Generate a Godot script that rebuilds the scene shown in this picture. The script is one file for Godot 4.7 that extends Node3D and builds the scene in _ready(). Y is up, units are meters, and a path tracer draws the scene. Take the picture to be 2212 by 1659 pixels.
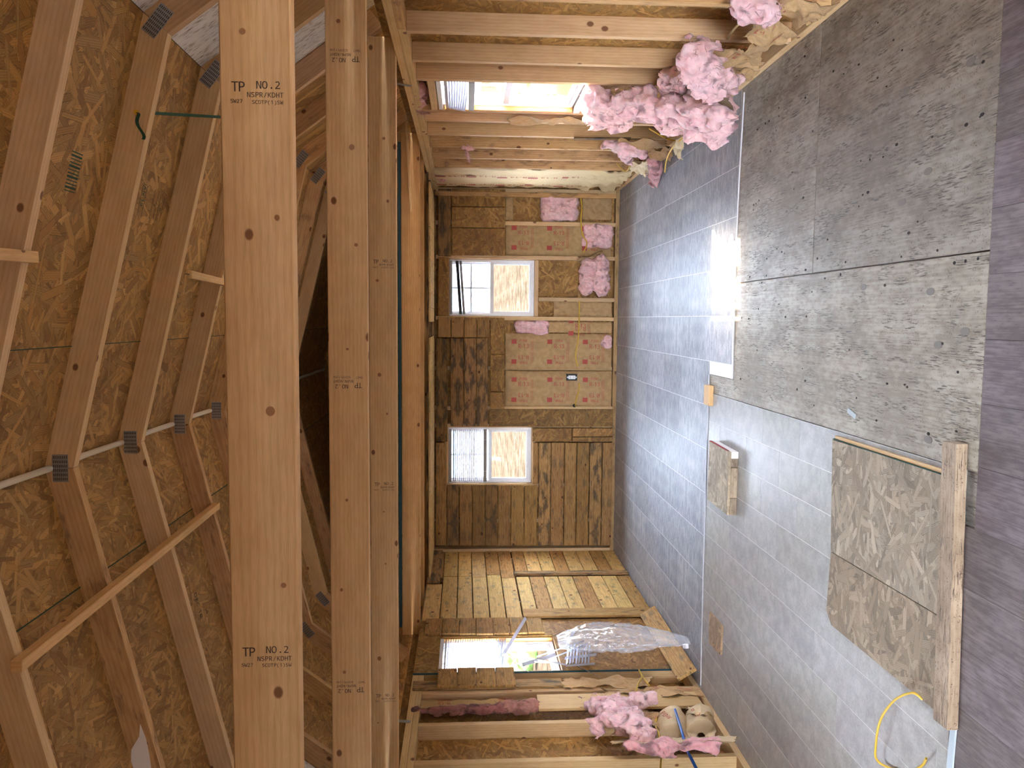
extends Node3D
# A shed interior under demolition: bare gambrel roof, ceiling joists, stud walls, pallet-board cladding.
# Metres, y up, the back wall lies towards -z. The photograph was taken with the phone on its side.

const W := 1.83        # half the room width, to the stud faces
const ZB := -8.048     # stud face of the back wall
const ZF := 3.0        # front wall, behind the camera
const STUD := 0.089

var rng := RandomNumberGenerator.new()
var M := {}
var used := {}

func _ready():
	rng.seed = 7
	make_camera_and_light()
	make_materials()
	make_floor()
	make_roof()
	make_walls()
	make_windows()
	make_outside()
	make_joists()
	make_roof_bits()
	make_blinds()
	make_back_insulation()
	make_right_debris()
	make_left_debris()
	make_floor_things()

# ------------------------------------------------------------------ camera, sky, sun, exposure
func make_camera_and_light():
	var cam := Camera3D.new()
	cam.name = "camera"
	add_child(cam)
	cam.transform = Transform3D(Basis(Vector3(0.00786, -0.9983, 0.05781), Vector3(0.9967, 0.00315, -0.08115), Vector3(0.08083, 0.05826, 0.99502)).orthonormalized(), Vector3(0.55, 1.53, 0))
	cam.fov = 2.0 * rad_to_deg(atan(829.5 / 1738.96))
	cam.near = 0.05
	cam.far = 400.0
	cam.current = true
	var we := WorldEnvironment.new()
	we.name = "world_environment"
	var e := Environment.new()
	var sm := ProceduralSkyMaterial.new()
	sm.sky_top_color = Color(0.78, 0.85, 0.95)
	sm.sky_horizon_color = Color(0.93, 0.95, 0.98)
	sm.ground_bottom_color = Color(0.42, 0.38, 0.32)
	sm.ground_horizon_color = Color(0.6, 0.57, 0.52)
	sm.sky_energy_multiplier = 1.0
	var sky := Sky.new()
	sky.sky_material = sm
	e.background_mode = Environment.BG_SKY
	e.sky = sky
	e.background_energy_multiplier = 10.0
	e.tonemap_mode = Environment.TONE_MAPPER_LINEAR
	e.tonemap_exposure = 8.8
	e.sdfgi_enabled = true
	e.ssao_enabled = true
	e.ssil_enabled = true
	we.environment = e
	add_child(we)
	var sun := DirectionalLight3D.new()
	sun.name = "sun"
	add_child(sun)
	sun.look_at_from_position(Vector3(10, 12, -1.0), Vector3.ZERO, Vector3.UP)
	sun.light_color = Color(1.0, 0.94, 0.84)
	sun.light_energy = 7.0
	sun.light_angular_distance = 0.5
	sun.shadow_enabled = true

# ------------------------------------------------------------------ small helpers
func numbered(called: String) -> String:
	var n: int = used.get(called, 0)
	used[called] = n + 1
	return called if n == 0 else "%s_%03d" % [called, n]

func tag(o: Node, label: String, category: String, group := ""):
	o.set_meta("label", label)
	o.set_meta("category", category)
	if group != "":
		o.set_meta("group", group)

func base(called: String, at := Vector3.ZERO, b := Basis.IDENTITY, parent: Node = null) -> Node3D:
	var o := Node3D.new()
	o.name = numbered(called) if parent == null else called
	(self if parent == null else parent).add_child(o, true)
	o.transform = Transform3D(b, at)
	return o

func structure(called: String) -> Node3D:
	var o := base(called)
	o.set_meta("kind", "structure")
	return o

func put(parent: Node, called: String, mesh: Mesh, mat: Material, xf := Transform3D.IDENTITY) -> MeshInstance3D:
	var o := MeshInstance3D.new()
	o.name = numbered(called) if parent == self else called
	o.mesh = mesh
	o.material_override = mat
	parent.add_child(o, true)
	o.transform = xf
	return o

func tri(st: SurfaceTool, a: Vector3, b: Vector3, c: Vector3, n: Vector3, ua: Vector2, ub: Vector2, uc: Vector2):
	if (b - a).cross(c - a).dot(n) > 0.0:
		var t := b; b = c; c = t
		var tu := ub; ub = uc; uc = tu
	st.set_normal(n); st.set_uv(ua); st.add_vertex(a)
	st.set_normal(n); st.set_uv(ub); st.add_vertex(b)
	st.set_normal(n); st.set_uv(uc); st.add_vertex(c)

# A board of the given size round its own middle: chamfered edges, the wood grain along `axis`.
func board_mesh(size: Vector3, tint := Color.WHITE, axis := -1, bev := 0.0018) -> ArrayMesh:
	if axis < 0:
		axis = size.max_axis_index()
	var st := SurfaceTool.new()
	st.begin(Mesh.PRIMITIVE_TRIANGLES)
	st.set_color(tint)
	var h := size * 0.5
	bev = minf(bev, h[h.min_axis_index()] * 0.4)
	var ou := rng.randf()
	var ov := rng.randf()
	var uv := func(p: Vector3, face: int) -> Vector2:
		var other := 3 - axis - face
		if face == axis:
			return Vector2(ou + (p[(axis + 1) % 3]) * 0.5, ov + p[(axis + 2) % 3] * 4.0)
		return Vector2(ou + p[axis] * 0.5, ov + p[other] * 4.0 + face * 0.37)
	for f in 3:
		var a := (f + 1) % 3
		var b := (f + 2) % 3
		for s in [-1.0, 1.0]:
			var n := Vector3.ZERO
			n[f] = s
			var q := []
			for k in [[-1, -1], [1, -1], [1, 1], [-1, 1]]:
				var p := Vector3.ZERO
				p[f] = s * h[f]
				p[a] = k[0] * (h[a] - bev)
				p[b] = k[1] * (h[b] - bev)
				q.append(p)
			tri(st, q[0], q[1], q[2], n, uv.call(q[0], f), uv.call(q[1], f), uv.call(q[2], f))
			tri(st, q[0], q[2], q[3], n, uv.call(q[0], f), uv.call(q[2], f), uv.call(q[3], f))
	if bev > 0.0:
		for f in 3:           # the twelve chamfers, along axis f
			var a := (f + 1) % 3
			var b := (f + 2) % 3
			for sa in [-1.0, 1.0]:
				for sb in [-1.0, 1.0]:
					var n := Vector3.ZERO
					n[a] = sa * 0.7071
					n[b] = sb * 0.7071
					var q := []
					for k in [[-1, 0], [1, 0], [1, 1], [-1, 1]]:
						var p := Vector3.ZERO
						p[f] = k[0] * (h[f] - bev)
						p[a] = sa * (h[a] - (bev if k[1] == 0 else 0.0))
						p[b] = sb * (h[b] - (0.0 if k[1] == 0 else bev))
						q.append(p)
					tri(st, q[0], q[1], q[2], n, uv.call(q[0], a), uv.call(q[1], a), uv.call(q[2], a))
					tri(st, q[0], q[2], q[3], n, uv.call(q[0], a), uv.call(q[2], a), uv.call(q[3], a))
		for sx in [-1.0, 1.0]:
			for sy in [-1.0, 1.0]:
				for sz in [-1.0, 1.0]:
					var p := Vector3(sx * h.x, sy * h.y, sz * h.z)
					var x := p - Vector3(0, sy, sz) * bev
					var y := p - Vector3(sx, 0, sz) * bev
					var z := p - Vector3(sx, sy, 0) * bev
					tri(st, x, y, z, Vector3(sx, sy, sz).normalized(), uv.call(x, 0), uv.call(y, 0), uv.call(z, 0))
	st.generate_tangents()
	return st.commit()

# a board between two opposite corners
func bx(parent: Node, called: String, lo: Vector3, hi: Vector3, mat: Material, tint := Color.WHITE, axis := -1, bev := 0.0018) -> MeshInstance3D:
	var a := Vector3(minf(lo.x, hi.x), minf(lo.y, hi.y), minf(lo.z, hi.z))
	var b := Vector3(maxf(lo.x, hi.x), maxf(lo.y, hi.y), maxf(lo.z, hi.z))
	return put(parent, called, board_mesh(b - a, tint, axis, bev), mat, Transform3D(Basis.IDENTITY, (a + b) * 0.5))

# a board from p to q, `w` wide along `side`, `t` thick
func bar(parent: Node, called: String, p: Vector3, q: Vector3, w: float, t: float, side: Vector3, mat: Material, tint := Color.WHITE) -> MeshInstance3D:
	var x := (q - p).normalized()
	var z := x.cross(side).normalized()
	var y := z.cross(x)
	return put(parent, called, board_mesh(Vector3(p.distance_to(q), w, t), tint, 0), mat, Transform3D(Basis(x, y, z), (p + q) * 0.5))

# a flat convex outline in the xy plane, drawn out from z0 to z1; grain along `along`
func prism(parent: Node, called: String, poly: Array, z0: float, z1: float, mat: Material, tint := Color.WHITE, along := Vector2.RIGHT) -> MeshInstance3D:
	var st := SurfaceTool.new()
	st.begin(Mesh.PRIMITIVE_TRIANGLES)
	st.set_color(tint)
	var mid := Vector2.ZERO
	for p in poly:
		mid += p / poly.size()
	var ou := rng.randf()
	var ov := rng.randf()
	var cross := Vector2(-along.y, along.x)
	var uv := func(p: Vector2) -> Vector2: return Vector2(ou + p.dot(along) * 0.5, ov + p.dot(cross) * 4.0)
	var zc := (z0 + z1) * 0.5
	for i in range(1, poly.size() - 1):
		for z in [z0, z1]:
			var n := Vector3(0, 0, signf(z - zc))
			var a: Vector2 = poly[0] - mid
			var b: Vector2 = poly[i] - mid
			var c: Vector2 = poly[i + 1] - mid
			tri(st, Vector3(a.x, a.y, z - zc), Vector3(b.x, b.y, z - zc), Vector3(c.x, c.y, z - zc), n, uv.call(a), uv.call(b), uv.call(c))
	for i in poly.size():
		var a: Vector2 = poly[i] - mid
		var b: Vector2 = poly[(i + 1) % poly.size()] - mid
		var n2 := Vector2((b - a).y, -(b - a).x).normalized()
		if n2.dot((a + b) * 0.5) < 0.0:
			n2 = -n2
		var n := Vector3(n2.x, n2.y, 0)
		var q := [Vector3(a.x, a.y, z0 - zc), Vector3(b.x, b.y, z0 - zc), Vector3(b.x, b.y, z1 - zc), Vector3(a.x, a.y, z1 - zc)]
		var off := Vector2(0.5 * (ou + i * 0.31), (z0 - zc) * 4.0)
		var us := []
		for k in 4:
			var p2: Vector2 = [a, b, b, a][k]
			us.append(Vector2(ou + p2.dot(along) * 0.5 + p2.dot(cross) * 0.5, ov + q[k].z * 4.0) if absf(z1 - z0) < 0.2 else Vector2(ou + q[k].z * 0.5, ov + (p2.dot(along) + p2.dot(cross)) * 4.0))
		tri(st, q[0], q[1], q[2], n, us[0], us[1], us[2])
		tri(st, q[0], q[2], q[3], n, us[0], us[2], us[3])
	st.generate_tangents()
	return put(parent, called, st.commit(), mat, Transform3D(Basis.IDENTITY, Vector3(mid.x, mid.y, zc)))

# a round wire through the given points, in world metres
func tube(parent: Node, called: String, pts: Array, r: float, mat: Material, tint := Color.WHITE, sides := 7, steps := 5) -> MeshInstance3D:
	var cur := Curve3D.new()
	for i in pts.size():
		var d: Vector3 = (pts[mini(i + 1, pts.size() - 1)] - pts[maxi(i - 1, 0)]) / 6.0
		cur.add_point(pts[i], -d, d)
	var path: Array[Vector3] = []
	var n := (pts.size() - 1) * steps
	for i in n + 1:
		path.append(cur.sample(mini(i / steps, pts.size() - 2), float(i) / steps - mini(i / steps, pts.size() - 2)))
	var st := SurfaceTool.new()
	st.begin(Mesh.PRIMITIVE_TRIANGLES)
	st.set_color(tint)
	var o: Vector3 = pts[0]
	var up := Vector3(0.31, 0.87, 0.21)
	var rings := []
	for i in path.size():
		var d := (path[mini(i + 1, path.size() - 1)] - path[maxi(i - 1, 0)]).normalized()
		var x := d.cross(up).normalized()
		var y := x.cross(d)
		var ring := []
		for k in sides:
			var a := TAU * k / sides
			ring.append([path[i] - o + (x * cos(a) + y * sin(a)) * r, x * cos(a) + y * sin(a)])
		rings.append(ring)
	for i in rings.size() - 1:
		for k in sides:
			var k2 := (k + 1) % sides
			var q := [rings[i][k], rings[i + 1][k], rings[i + 1][k2], rings[i][k2]]
			for t in [[0, 1, 2], [0, 2, 3]]:
				var c := [q[t[0]], q[t[1]], q[t[2]]]
				if (c[1][0] - c[0][0]).cross(c[2][0] - c[0][0]).dot(c[0][1]) > 0.0:
					c = [c[0], c[2], c[1]]
				for v in c:
					st.set_normal(v[1]); st.set_uv(Vector2(0, 0)); st.add_vertex(v[0])
	return put(parent, called, st.commit(), mat, Transform3D(Basis.IDENTITY, o))

# a sheet through a grid of points f(u, v); closed only by its own shape. `thick` gives it a back.
func sheet(parent: Node, called: String, nu: int, nv: int, f: Callable, mat: Material, tint := Color.WHITE, thick := 0.0, uvs := Vector2.ONE) -> MeshInstance3D:
	var st := SurfaceTool.new()
	st.begin(Mesh.PRIMITIVE_TRIANGLES)
	st.set_smooth_group(0)
	var o: Vector3 = f.call(0.5, 0.5)
	var p := []
	for i in nu + 1:
		var row := []
		for j in nv + 1:
			row.append(f.call(float(i) / nu, float(j) / nv) - o)
		p.append(row)
	var nrm := []
	for i in nu + 1:
		var row := []
		for j in nv + 1:
			var du: Vector3 = p[mini(i + 1, nu)][j] - p[maxi(i - 1, 0)][j]
			var dv: Vector3 = p[i][mini(j + 1, nv)] - p[i][maxi(j - 1, 0)]
			row.append(du.cross(dv).normalized())
		nrm.append(row)
	var vert := func(i: int, j: int, s: float):
		var n: Vector3 = nrm[i][j]
		st.set_color(tint)
		st.set_normal(n * signf(s + 0.5))
		st.set_uv(Vector2(float(i) / nu, float(j) / nv) * uvs)
		st.add_vertex(p[i][j] + n * minf(s, 0.0) * thick)
	for i in nu:
		for j in nv:
			for c in [[i, j], [i + 1, j + 1], [i + 1, j], [i, j], [i, j + 1], [i + 1, j + 1]]:
				vert.call(c[0], c[1], 0.0)
			if thick > 0.0:
				for c in [[i, j], [i + 1, j], [i + 1, j + 1], [i, j], [i + 1, j + 1], [i, j + 1]]:
					vert.call(c[0], c[1], -1.0)
	if thick > 0.0:
		for i in nu:
			for j in [0, nv]:
				for c in [[i, 0.0], [i + 1, 0.0], [i + 1, -1.0], [i, 0.0], [i + 1, -1.0], [i, -1.0]]:
					vert.call(c[0], j, c[1])
		for j in nv:
			for i in [0, nu]:
				for c in [[j, 0.0], [j + 1, 0.0], [j + 1, -1.0], [j, 0.0], [j + 1, -1.0], [j, -1.0]]:
					vert.call(i, c[0], c[1])
	return put(parent, called, st.commit(), mat, Transform3D(Basis.IDENTITY, o))

# A torn or crumpled lump: rounded bones joined smoothly, roughened by noise, meshed as surface nets.
func lump(parent: Node, called: String, bones: Array, mat: Material, seed_: int, cell := 0.012, rough := 0.03, freq := 14.0, dirt := 0.0, c0 := Color(1, 1, 1), c1 := Color(0.25, 0.22, 0.22), floor_y := -9.0) -> MeshInstance3D:
	var nz := FastNoiseLite.new()
	nz.seed = seed_
	nz.frequency = freq
	nz.fractal_octaves = 4
	nz.fractal_gain = 0.5
	var dz := FastNoiseLite.new()
	dz.seed = seed_ + 50
	dz.frequency = 9.0
	dz.fractal_octaves = 3
	var lo := Vector3.INF
	var hi := -Vector3.INF
	for b in bones:
		for k in [[b[0], b[2]], [b[1], b[3]]]:
			var r := Vector3.ONE * (float(k[1]) + rough + cell * 2.0)
			lo = lo.min(k[0] - r)
			hi = hi.max(k[0] + r)
	var nx := int((hi.x - lo.x) / cell) + 2
	var ny := int((hi.y - lo.y) / cell) + 2
	var nzc := int((hi.z - lo.z) / cell) + 2
	var field := PackedFloat32Array()
	field.resize(nx * ny * nzc)
	for i in nx:
		for j in ny:
			for k in nzc:
				var p := lo + Vector3(i, j, k) * cell
				var d := 1e9
				for b in bones:
					var a: Vector3 = b[0]
					var ab: Vector3 = b[1] - a
					var t := clampf((p - a).dot(ab) / maxf(ab.length_squared(), 1e-9), 0.0, 1.0)
					var e := p.distance_to(a + ab * t) - lerpf(b[2], b[3], t)
					var h := clampf(0.5 + 0.5 * (d - e) / 0.03, 0.0, 1.0)
					d = lerpf(d, e, h) - 0.03 * h * (1.0 - h) if d < 1e8 else e
				if absf(d) < rough + cell * 2.0:
					d -= rough * 1.35 * nz.get_noise_3d(p.x, p.y * 0.55, p.z)
				if p.y < floor_y + cell:
					d = maxf(d, floor_y + cell - p.y)
				field[(i * ny + j) * nzc + k] = d
	var at := (lo + hi) * 0.5
	at.y = lo.y
	var ids := {}
	var pos := PackedVector3Array()
	var corners := [Vector3i(0, 0, 0), Vector3i(1, 0, 0), Vector3i(0, 1, 0), Vector3i(1, 1, 0), Vector3i(0, 0, 1), Vector3i(1, 0, 1), Vector3i(0, 1, 1), Vector3i(1, 1, 1)]
	var edges := [[0, 1], [2, 3], [4, 5], [6, 7], [0, 2], [1, 3], [4, 6], [5, 7], [0, 4], [1, 5], [2, 6], [3, 7]]
	for i in nx - 1:
		for j in ny - 1:
			for k in nzc - 1:
				var vals := []
				var neg := 0
				for c in corners:
					var v := field[((i + c.x) * ny + j + c.y) * nzc + k + c.z]
					vals.append(v)
					neg += int(v < 0.0)
				if neg == 0 or neg == 8:
					continue
				var s := Vector3.ZERO
				var n := 0
				for e in edges:
					var va: float = vals[e[0]]
					var vb: float = vals[e[1]]
					if (va < 0.0) != (vb < 0.0):
						s += Vector3(corners[e[0]]).lerp(Vector3(corners[e[1]]), va / (va - vb))
						n += 1
				ids[(i * ny + j) * nzc + k] = pos.size()
				pos.append(lo + (Vector3(i, j, k) + s / n) * cell - at)
	var idx := PackedInt32Array()
	for i in range(1, nx - 1):
		for j in range(1, ny - 1):
			for k in range(1, nzc - 1):
				var v0 := field[(i * ny + j) * nzc + k]
				for ax in 3:
					var d := [Vector3i(1, 0, 0), Vector3i(0, 1, 0), Vector3i(0, 0, 1)]
					var e: Vector3i = d[ax]
					var v1 := field[((i + e.x) * ny + j + e.y) * nzc + k + e.z]
					if (v0 < 0.0) == (v1 < 0.0):
						continue
					var a: Vector3i = d[(ax + 1) % 3]
					var b: Vector3i = d[(ax + 2) % 3]
					var q := []
					for o in [Vector3i.ZERO, -a, -a - b, -b]:
						q.append(ids.get(((i + o.x) * ny + j + o.y) * nzc + k + o.z, -1))
					if q.has(-1):
						continue
					if v0 < 0.0:
						idx.append_array(PackedInt32Array([q[0], q[2], q[1], q[0], q[3], q[2]]))
					else:
						idx.append_array(PackedInt32Array([q[0], q[1], q[2], q[0], q[2], q[3]]))
	var nrm := PackedVector3Array()
	nrm.resize(pos.size())
	for t in range(0, idx.size(), 3):
		var n := (pos[idx[t + 2]] - pos[idx[t]]).cross(pos[idx[t + 1]] - pos[idx[t]])
		for k in 3:
			nrm[idx[t + k]] += n
	var col := PackedColorArray()
	for i in pos.size():
		nrm[i] = nrm[i].normalized()
		var p := pos[i] + at
		var c := c0.lerp(c0 * 0.8, clampf(0.5 + dz.get_noise_3dv(p * 3.0), 0.0, 1.0))
		if dirt > 0.0:
			c = c.lerp(c1, smoothstep(0.98 - dirt, 1.2 - dirt, 0.5 + 1.1 * dz.get_noise_3dv(p)) * 0.8)
		col.append(c)
	var ar := []
	ar.resize(Mesh.ARRAY_MAX)
	# wisps of loose fibre on the surface
	if cell <= 0.0125 and pos.size() > 0:
		var r2 := RandomNumberGenerator.new()
		r2.seed = seed_
		var count := pos.size()
		for i in mini(count / 4, 1800):
			var k := r2.randi() % count
			var n := nrm[k]
			var sd := n.cross(Vector3(r2.randfn(), r2.randfn(), r2.randfn())).normalized()
			var l := r2.randf_range(0.012, 0.04)
			var dir := (n * r2.randf_range(0.05, 0.6) + sd.cross(n) * r2.randf_range(-1, 1) + Vector3(0, r2.randf_range(-0.8, 0.8), 0)).normalized()
			var mid := pos[k] + dir * l * 0.5
			var tip := mid + (dir + n * r2.randf_range(-0.6, 0.5) + sd * r2.randf_range(-0.5, 0.5)).normalized() * l * 0.5
			var s := pos.size()
			var wd := sd * r2.randf_range(0.0004, 0.0008)
			var c := col[k].lerp(Color(1, 0.97, 0.96), 0.35)
			pos.append_array(PackedVector3Array([pos[k] - wd - n * 0.001, pos[k] + wd - n * 0.001, mid - wd, mid + wd, tip]))
			nrm.append_array(PackedVector3Array([n, n, n, n, n]))
			col.append_array(PackedColorArray([c, c, c, c, c]))
			idx.append_array(PackedInt32Array([s, s + 1, s + 2, s + 1, s + 3, s + 2, s + 2, s + 3, s + 4]))
	ar[Mesh.ARRAY_VERTEX] = pos
	ar[Mesh.ARRAY_NORMAL] = nrm
	ar[Mesh.ARRAY_COLOR] = col
	ar[Mesh.ARRAY_INDEX] = idx
	var m := ArrayMesh.new()
	m.add_surface_from_arrays(Mesh.PRIMITIVE_TRIANGLES, ar)
	return put(parent, called, m, mat, Transform3D(Basis.IDENTITY, at))

# flat lettering: `high` is the height of a capital
func letters(parent: Node, called: String, text: String, high: float, xf: Transform3D, mat: Material, mono := false) -> MeshInstance3D:
	var key := text + str(mono)
	if not used.has("text " + key):
		var tm := TextMesh.new()
		var f := SystemFont.new()
		f.font_names = PackedStringArray(["Droid Sans Mono" if mono else "Droid Sans"])
		tm.font = f
		tm.font_size = 24
		tm.pixel_size = 0.001
		tm.depth = 0.0006
		tm.curve_step = 4.0
		tm.text = text
		used["text " + key] = tm
	var s := high / 0.0171
	return put(parent, called, used["text " + key], mat, xf * Transform3D(Basis.from_scale(Vector3(s, s, 1.0)), Vector3.ZERO))

# ------------------------------------------------------------------ textures and materials
func fast(seed_: int, freq := 1.0, oct := 3) -> FastNoiseLite:
	var n := FastNoiseLite.new()
	n.seed = seed_
	n.frequency = freq
	n.fractal_octaves = oct
	return n

func mirrored(t: float) -> float:
	return 1.0 - absf(1.0 - 2.0 * t)

# wood grain along u: light and dark bands, fibres, knots and (for old boards) grey and black stains
func wood_image(w: int, h: int, seed_: int, light: Color, dark: Color, bands: float, knots: int, stain: float, stain_color: Color, fibre := 0.35, wild := 1.0) -> Image:
	var r := RandomNumberGenerator.new()
	r.seed = seed_
	var n1 := fast(seed_)
	var n2 := fast(seed_ + 9, 1.0, 2)
	var ks := []
	for i in knots:
		ks.append([r.randf_range(0.05, 0.95), r.randf_range(0.1, 0.9), r.randf_range(0.006, 0.013)])
	var by := PackedByteArray()
	by.resize(w * h * 3)
	var at := 0
	for j in h:
		var v := (j + 0.5) / h
		var mv := mirrored(v)
		for i in w:
			var u := (i + 0.5) / w
			var mu := mirrored(u)
			var bend := n1.get_noise_2d(mu * 2.2, mv * 1.2) * 0.5
			var knot := 0.0
			for k in ks:
				var du: float = (u - k[0]) * 2.0
				var dv: float = (v - k[1]) * 0.25
				var kr: float = k[2]
				if absf(du) > 0.16:
					continue
				var d2 := du * du * 0.3 + dv * dv
				bend += 0.35 * signf(dv) * exp(-d2 / (kr * kr * 9.0)) * (0.25 / 0.25)
				knot = maxf(knot, smoothstep(1.25, 0.75, sqrt(du * du * 0.55 + dv * dv) / kr))
			var ring := 0.5 + 0.5 * sin(TAU * (mv * bands * 0.5 + bend * 2.2 * wild))
			ring = ring * ring
			var fine := n2.get_noise_2d(mu * 14.0, v * 130.0)
			var blot := n1.get_noise_2d(mu * 5.0 + 40.0, mv * 2.0)
			var c := light.lerp(dark, clampf(0.3 * ring + fibre * fine + 0.3 * blot + 0.2, 0.0, 1.0))
			if stain > 0.0:
				var s := n1.get_noise_2d(mu * 5.0 + 90.0, mv * 1.6 + 7.0) + 0.22 * n2.get_noise_2d(mu * 30.0 + 5.0, mv * 12.0) + 0.3 * fine
				c = c.lerp(stain_color, 0.75 * smoothstep(0.35 - stain, 1.15 - stain, s + 0.2))
			if knot > 0.0:
				c = c.lerp(dark * Color(0.55, 0.42, 0.36), knot * 0.8)
			by[at] = int(clampf(c.r, 0, 1) * 255.0)
			by[at + 1] = int(clampf(c.g, 0, 1) * 255.0)
			by[at + 2] = int(clampf(c.b, 0, 1) * 255.0)
			at += 3
	return Image.create_from_data(w, h, false, Image.FORMAT_RGB8, by)

# pressed strands lying every way
func osb_image(n: int, seed_: int, tones: Array, count: int, glue: Color, edge := 0.22) -> Image:
	var r := RandomNumberGenerator.new()
	r.seed = seed_
	var by := PackedByteArray()
	by.resize(n * n * 3)
	for i in n * n:
		by[i * 3] = int(glue.r * 255)
		by[i * 3 + 1] = int(glue.g * 255)
		by[i * 3 + 2] = int(glue.b * 255)
	for s in count:
		var cx := r.randf() * n
		var cy := r.randf() * n
		var len_ := r.randf_range(0.025, 0.075) * n
		var wid := r.randf_range(0.005, 0.013) * n
		var a := r.randfn(0.0, 0.85)
		var ca := cos(a)
		var sa := sin(a)
		var c: Color = tones[r.randi() % tones.size()]
		c = c * r.randf_range(0.82, 1.08)
		var skew := r.randf_range(-0.8, 0.8)
		for y in range(int(-wid), int(wid) + 1):
			var stripe := 1.0 + 0.10 * sin(y * 1.7 + s) + (-edge if absf(y) > wid - 1.0 else 0.0)
			var span := len_ * (1.0 - 0.25 * absf(y) / wid)
			for x in range(int(-span), int(span) + 1):
				var xx := x + y * skew
				var px := posmod(int(cx + xx * ca - y * sa), n)
				var py := posmod(int(cy + xx * sa + y * ca), n)
				var k := (py * n + px) * 3
				by[k] = int(clampf(c.r * stripe, 0, 1) * 255)
				by[k + 1] = int(clampf(c.g * stripe, 0, 1) * 255)
				by[k + 2] = int(clampf(c.b * stripe, 0, 1) * 255)
	return Image.create_from_data(n, n, false, Image.FORMAT_RGB8, by)

# speckled and blotched sheet goods; `along` stretches the marks
func blotch_image(n: int, seed_: int, c0: Color, c1: Color, along: Vector2, specks: float, speck_color: Color, streak := 0.0, crack := 0.0) -> Image:
	var a := fast(seed_)
	var b := fast(seed_ + 3, 1.0, 2)
	var by := PackedByteArray()
	by.resize(n * n * 3)
	var at := 0
	for j in n:
		for i in n:
			var u := mirrored((i + 0.5) / n)
			var v := mirrored((j + 0.5) / n)
			var low := a.get_noise_2d(u * 4.0 * along.x, v * 4.0 * along.y)
			var mid := b.get_noise_2d(u * 22.0 * along.x + 9.0, v * 22.0 * along.y)
			var fine := b.get_noise_2d(u * 90.0 + 3.0, v * 90.0)
			var st := b.get_noise_2d(u * 5.0 * along.x + 60.0, v * 60.0 * along.y + 4.0)
			var c := c0.lerp(c1, clampf(0.5 + 0.8 * low + 0.45 * mid + 0.15 * fine + streak * st, 0.0, 1.0))
			var sp := smoothstep(0.62 - specks, 0.75 - specks, fine + 0.35 * mid)
			c = c.lerp(speck_color, sp * 0.8)
			if crack > 0.0:      # open grain: fine dark checks in patches
				var hair := b.get_noise_2d(u * 9.0 + 80.0, v * 150.0)
				var patch := smoothstep(-0.1, 0.3, a.get_noise_2d(u * 3.0 + 50.0, v * 7.0))
				c = c.lerp(speck_color, crack * patch * smoothstep(0.22, 0.42, hair))
			by[at] = int(c.r * 255)
			by[at + 1] = int(c.g * 255)
			by[at + 2] = int(c.b * 255)
			at += 3
	return Image.create_from_data(n, n, false, Image.FORMAT_RGB8, by)

func textured(key: String, im: Image, rough: float, bump := 0.0, scale := Vector3.ONE, tri_plane := false) -> StandardMaterial3D:
	var m := StandardMaterial3D.new()
	m.resource_name = key
	m.albedo_texture = ImageTexture.create_from_image(im)
	m.roughness = rough
	m.metallic_specular = 0.4
	m.vertex_color_use_as_albedo = true
	m.uv1_scale = scale
	if tri_plane:
		m.uv1_triplanar = true
	if bump > 0.0:
		var h: Image = im.duplicate()
		h.convert(Image.FORMAT_L8)
		h.convert(Image.FORMAT_RGBA8)
		h.bump_map_to_normal_map(bump)
		m.normal_enabled = true
		m.normal_texture = ImageTexture.create_from_image(h)
	M[key] = m
	return m

func plain(key: String, c: Color, rough := 0.6, metal := 0.0) -> StandardMaterial3D:
	var m := StandardMaterial3D.new()
	m.resource_name = key
	m.albedo_color = c
	m.roughness = rough
	m.metallic = metal
	m.vertex_color_use_as_albedo = true
	M[key] = m
	return m

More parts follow.
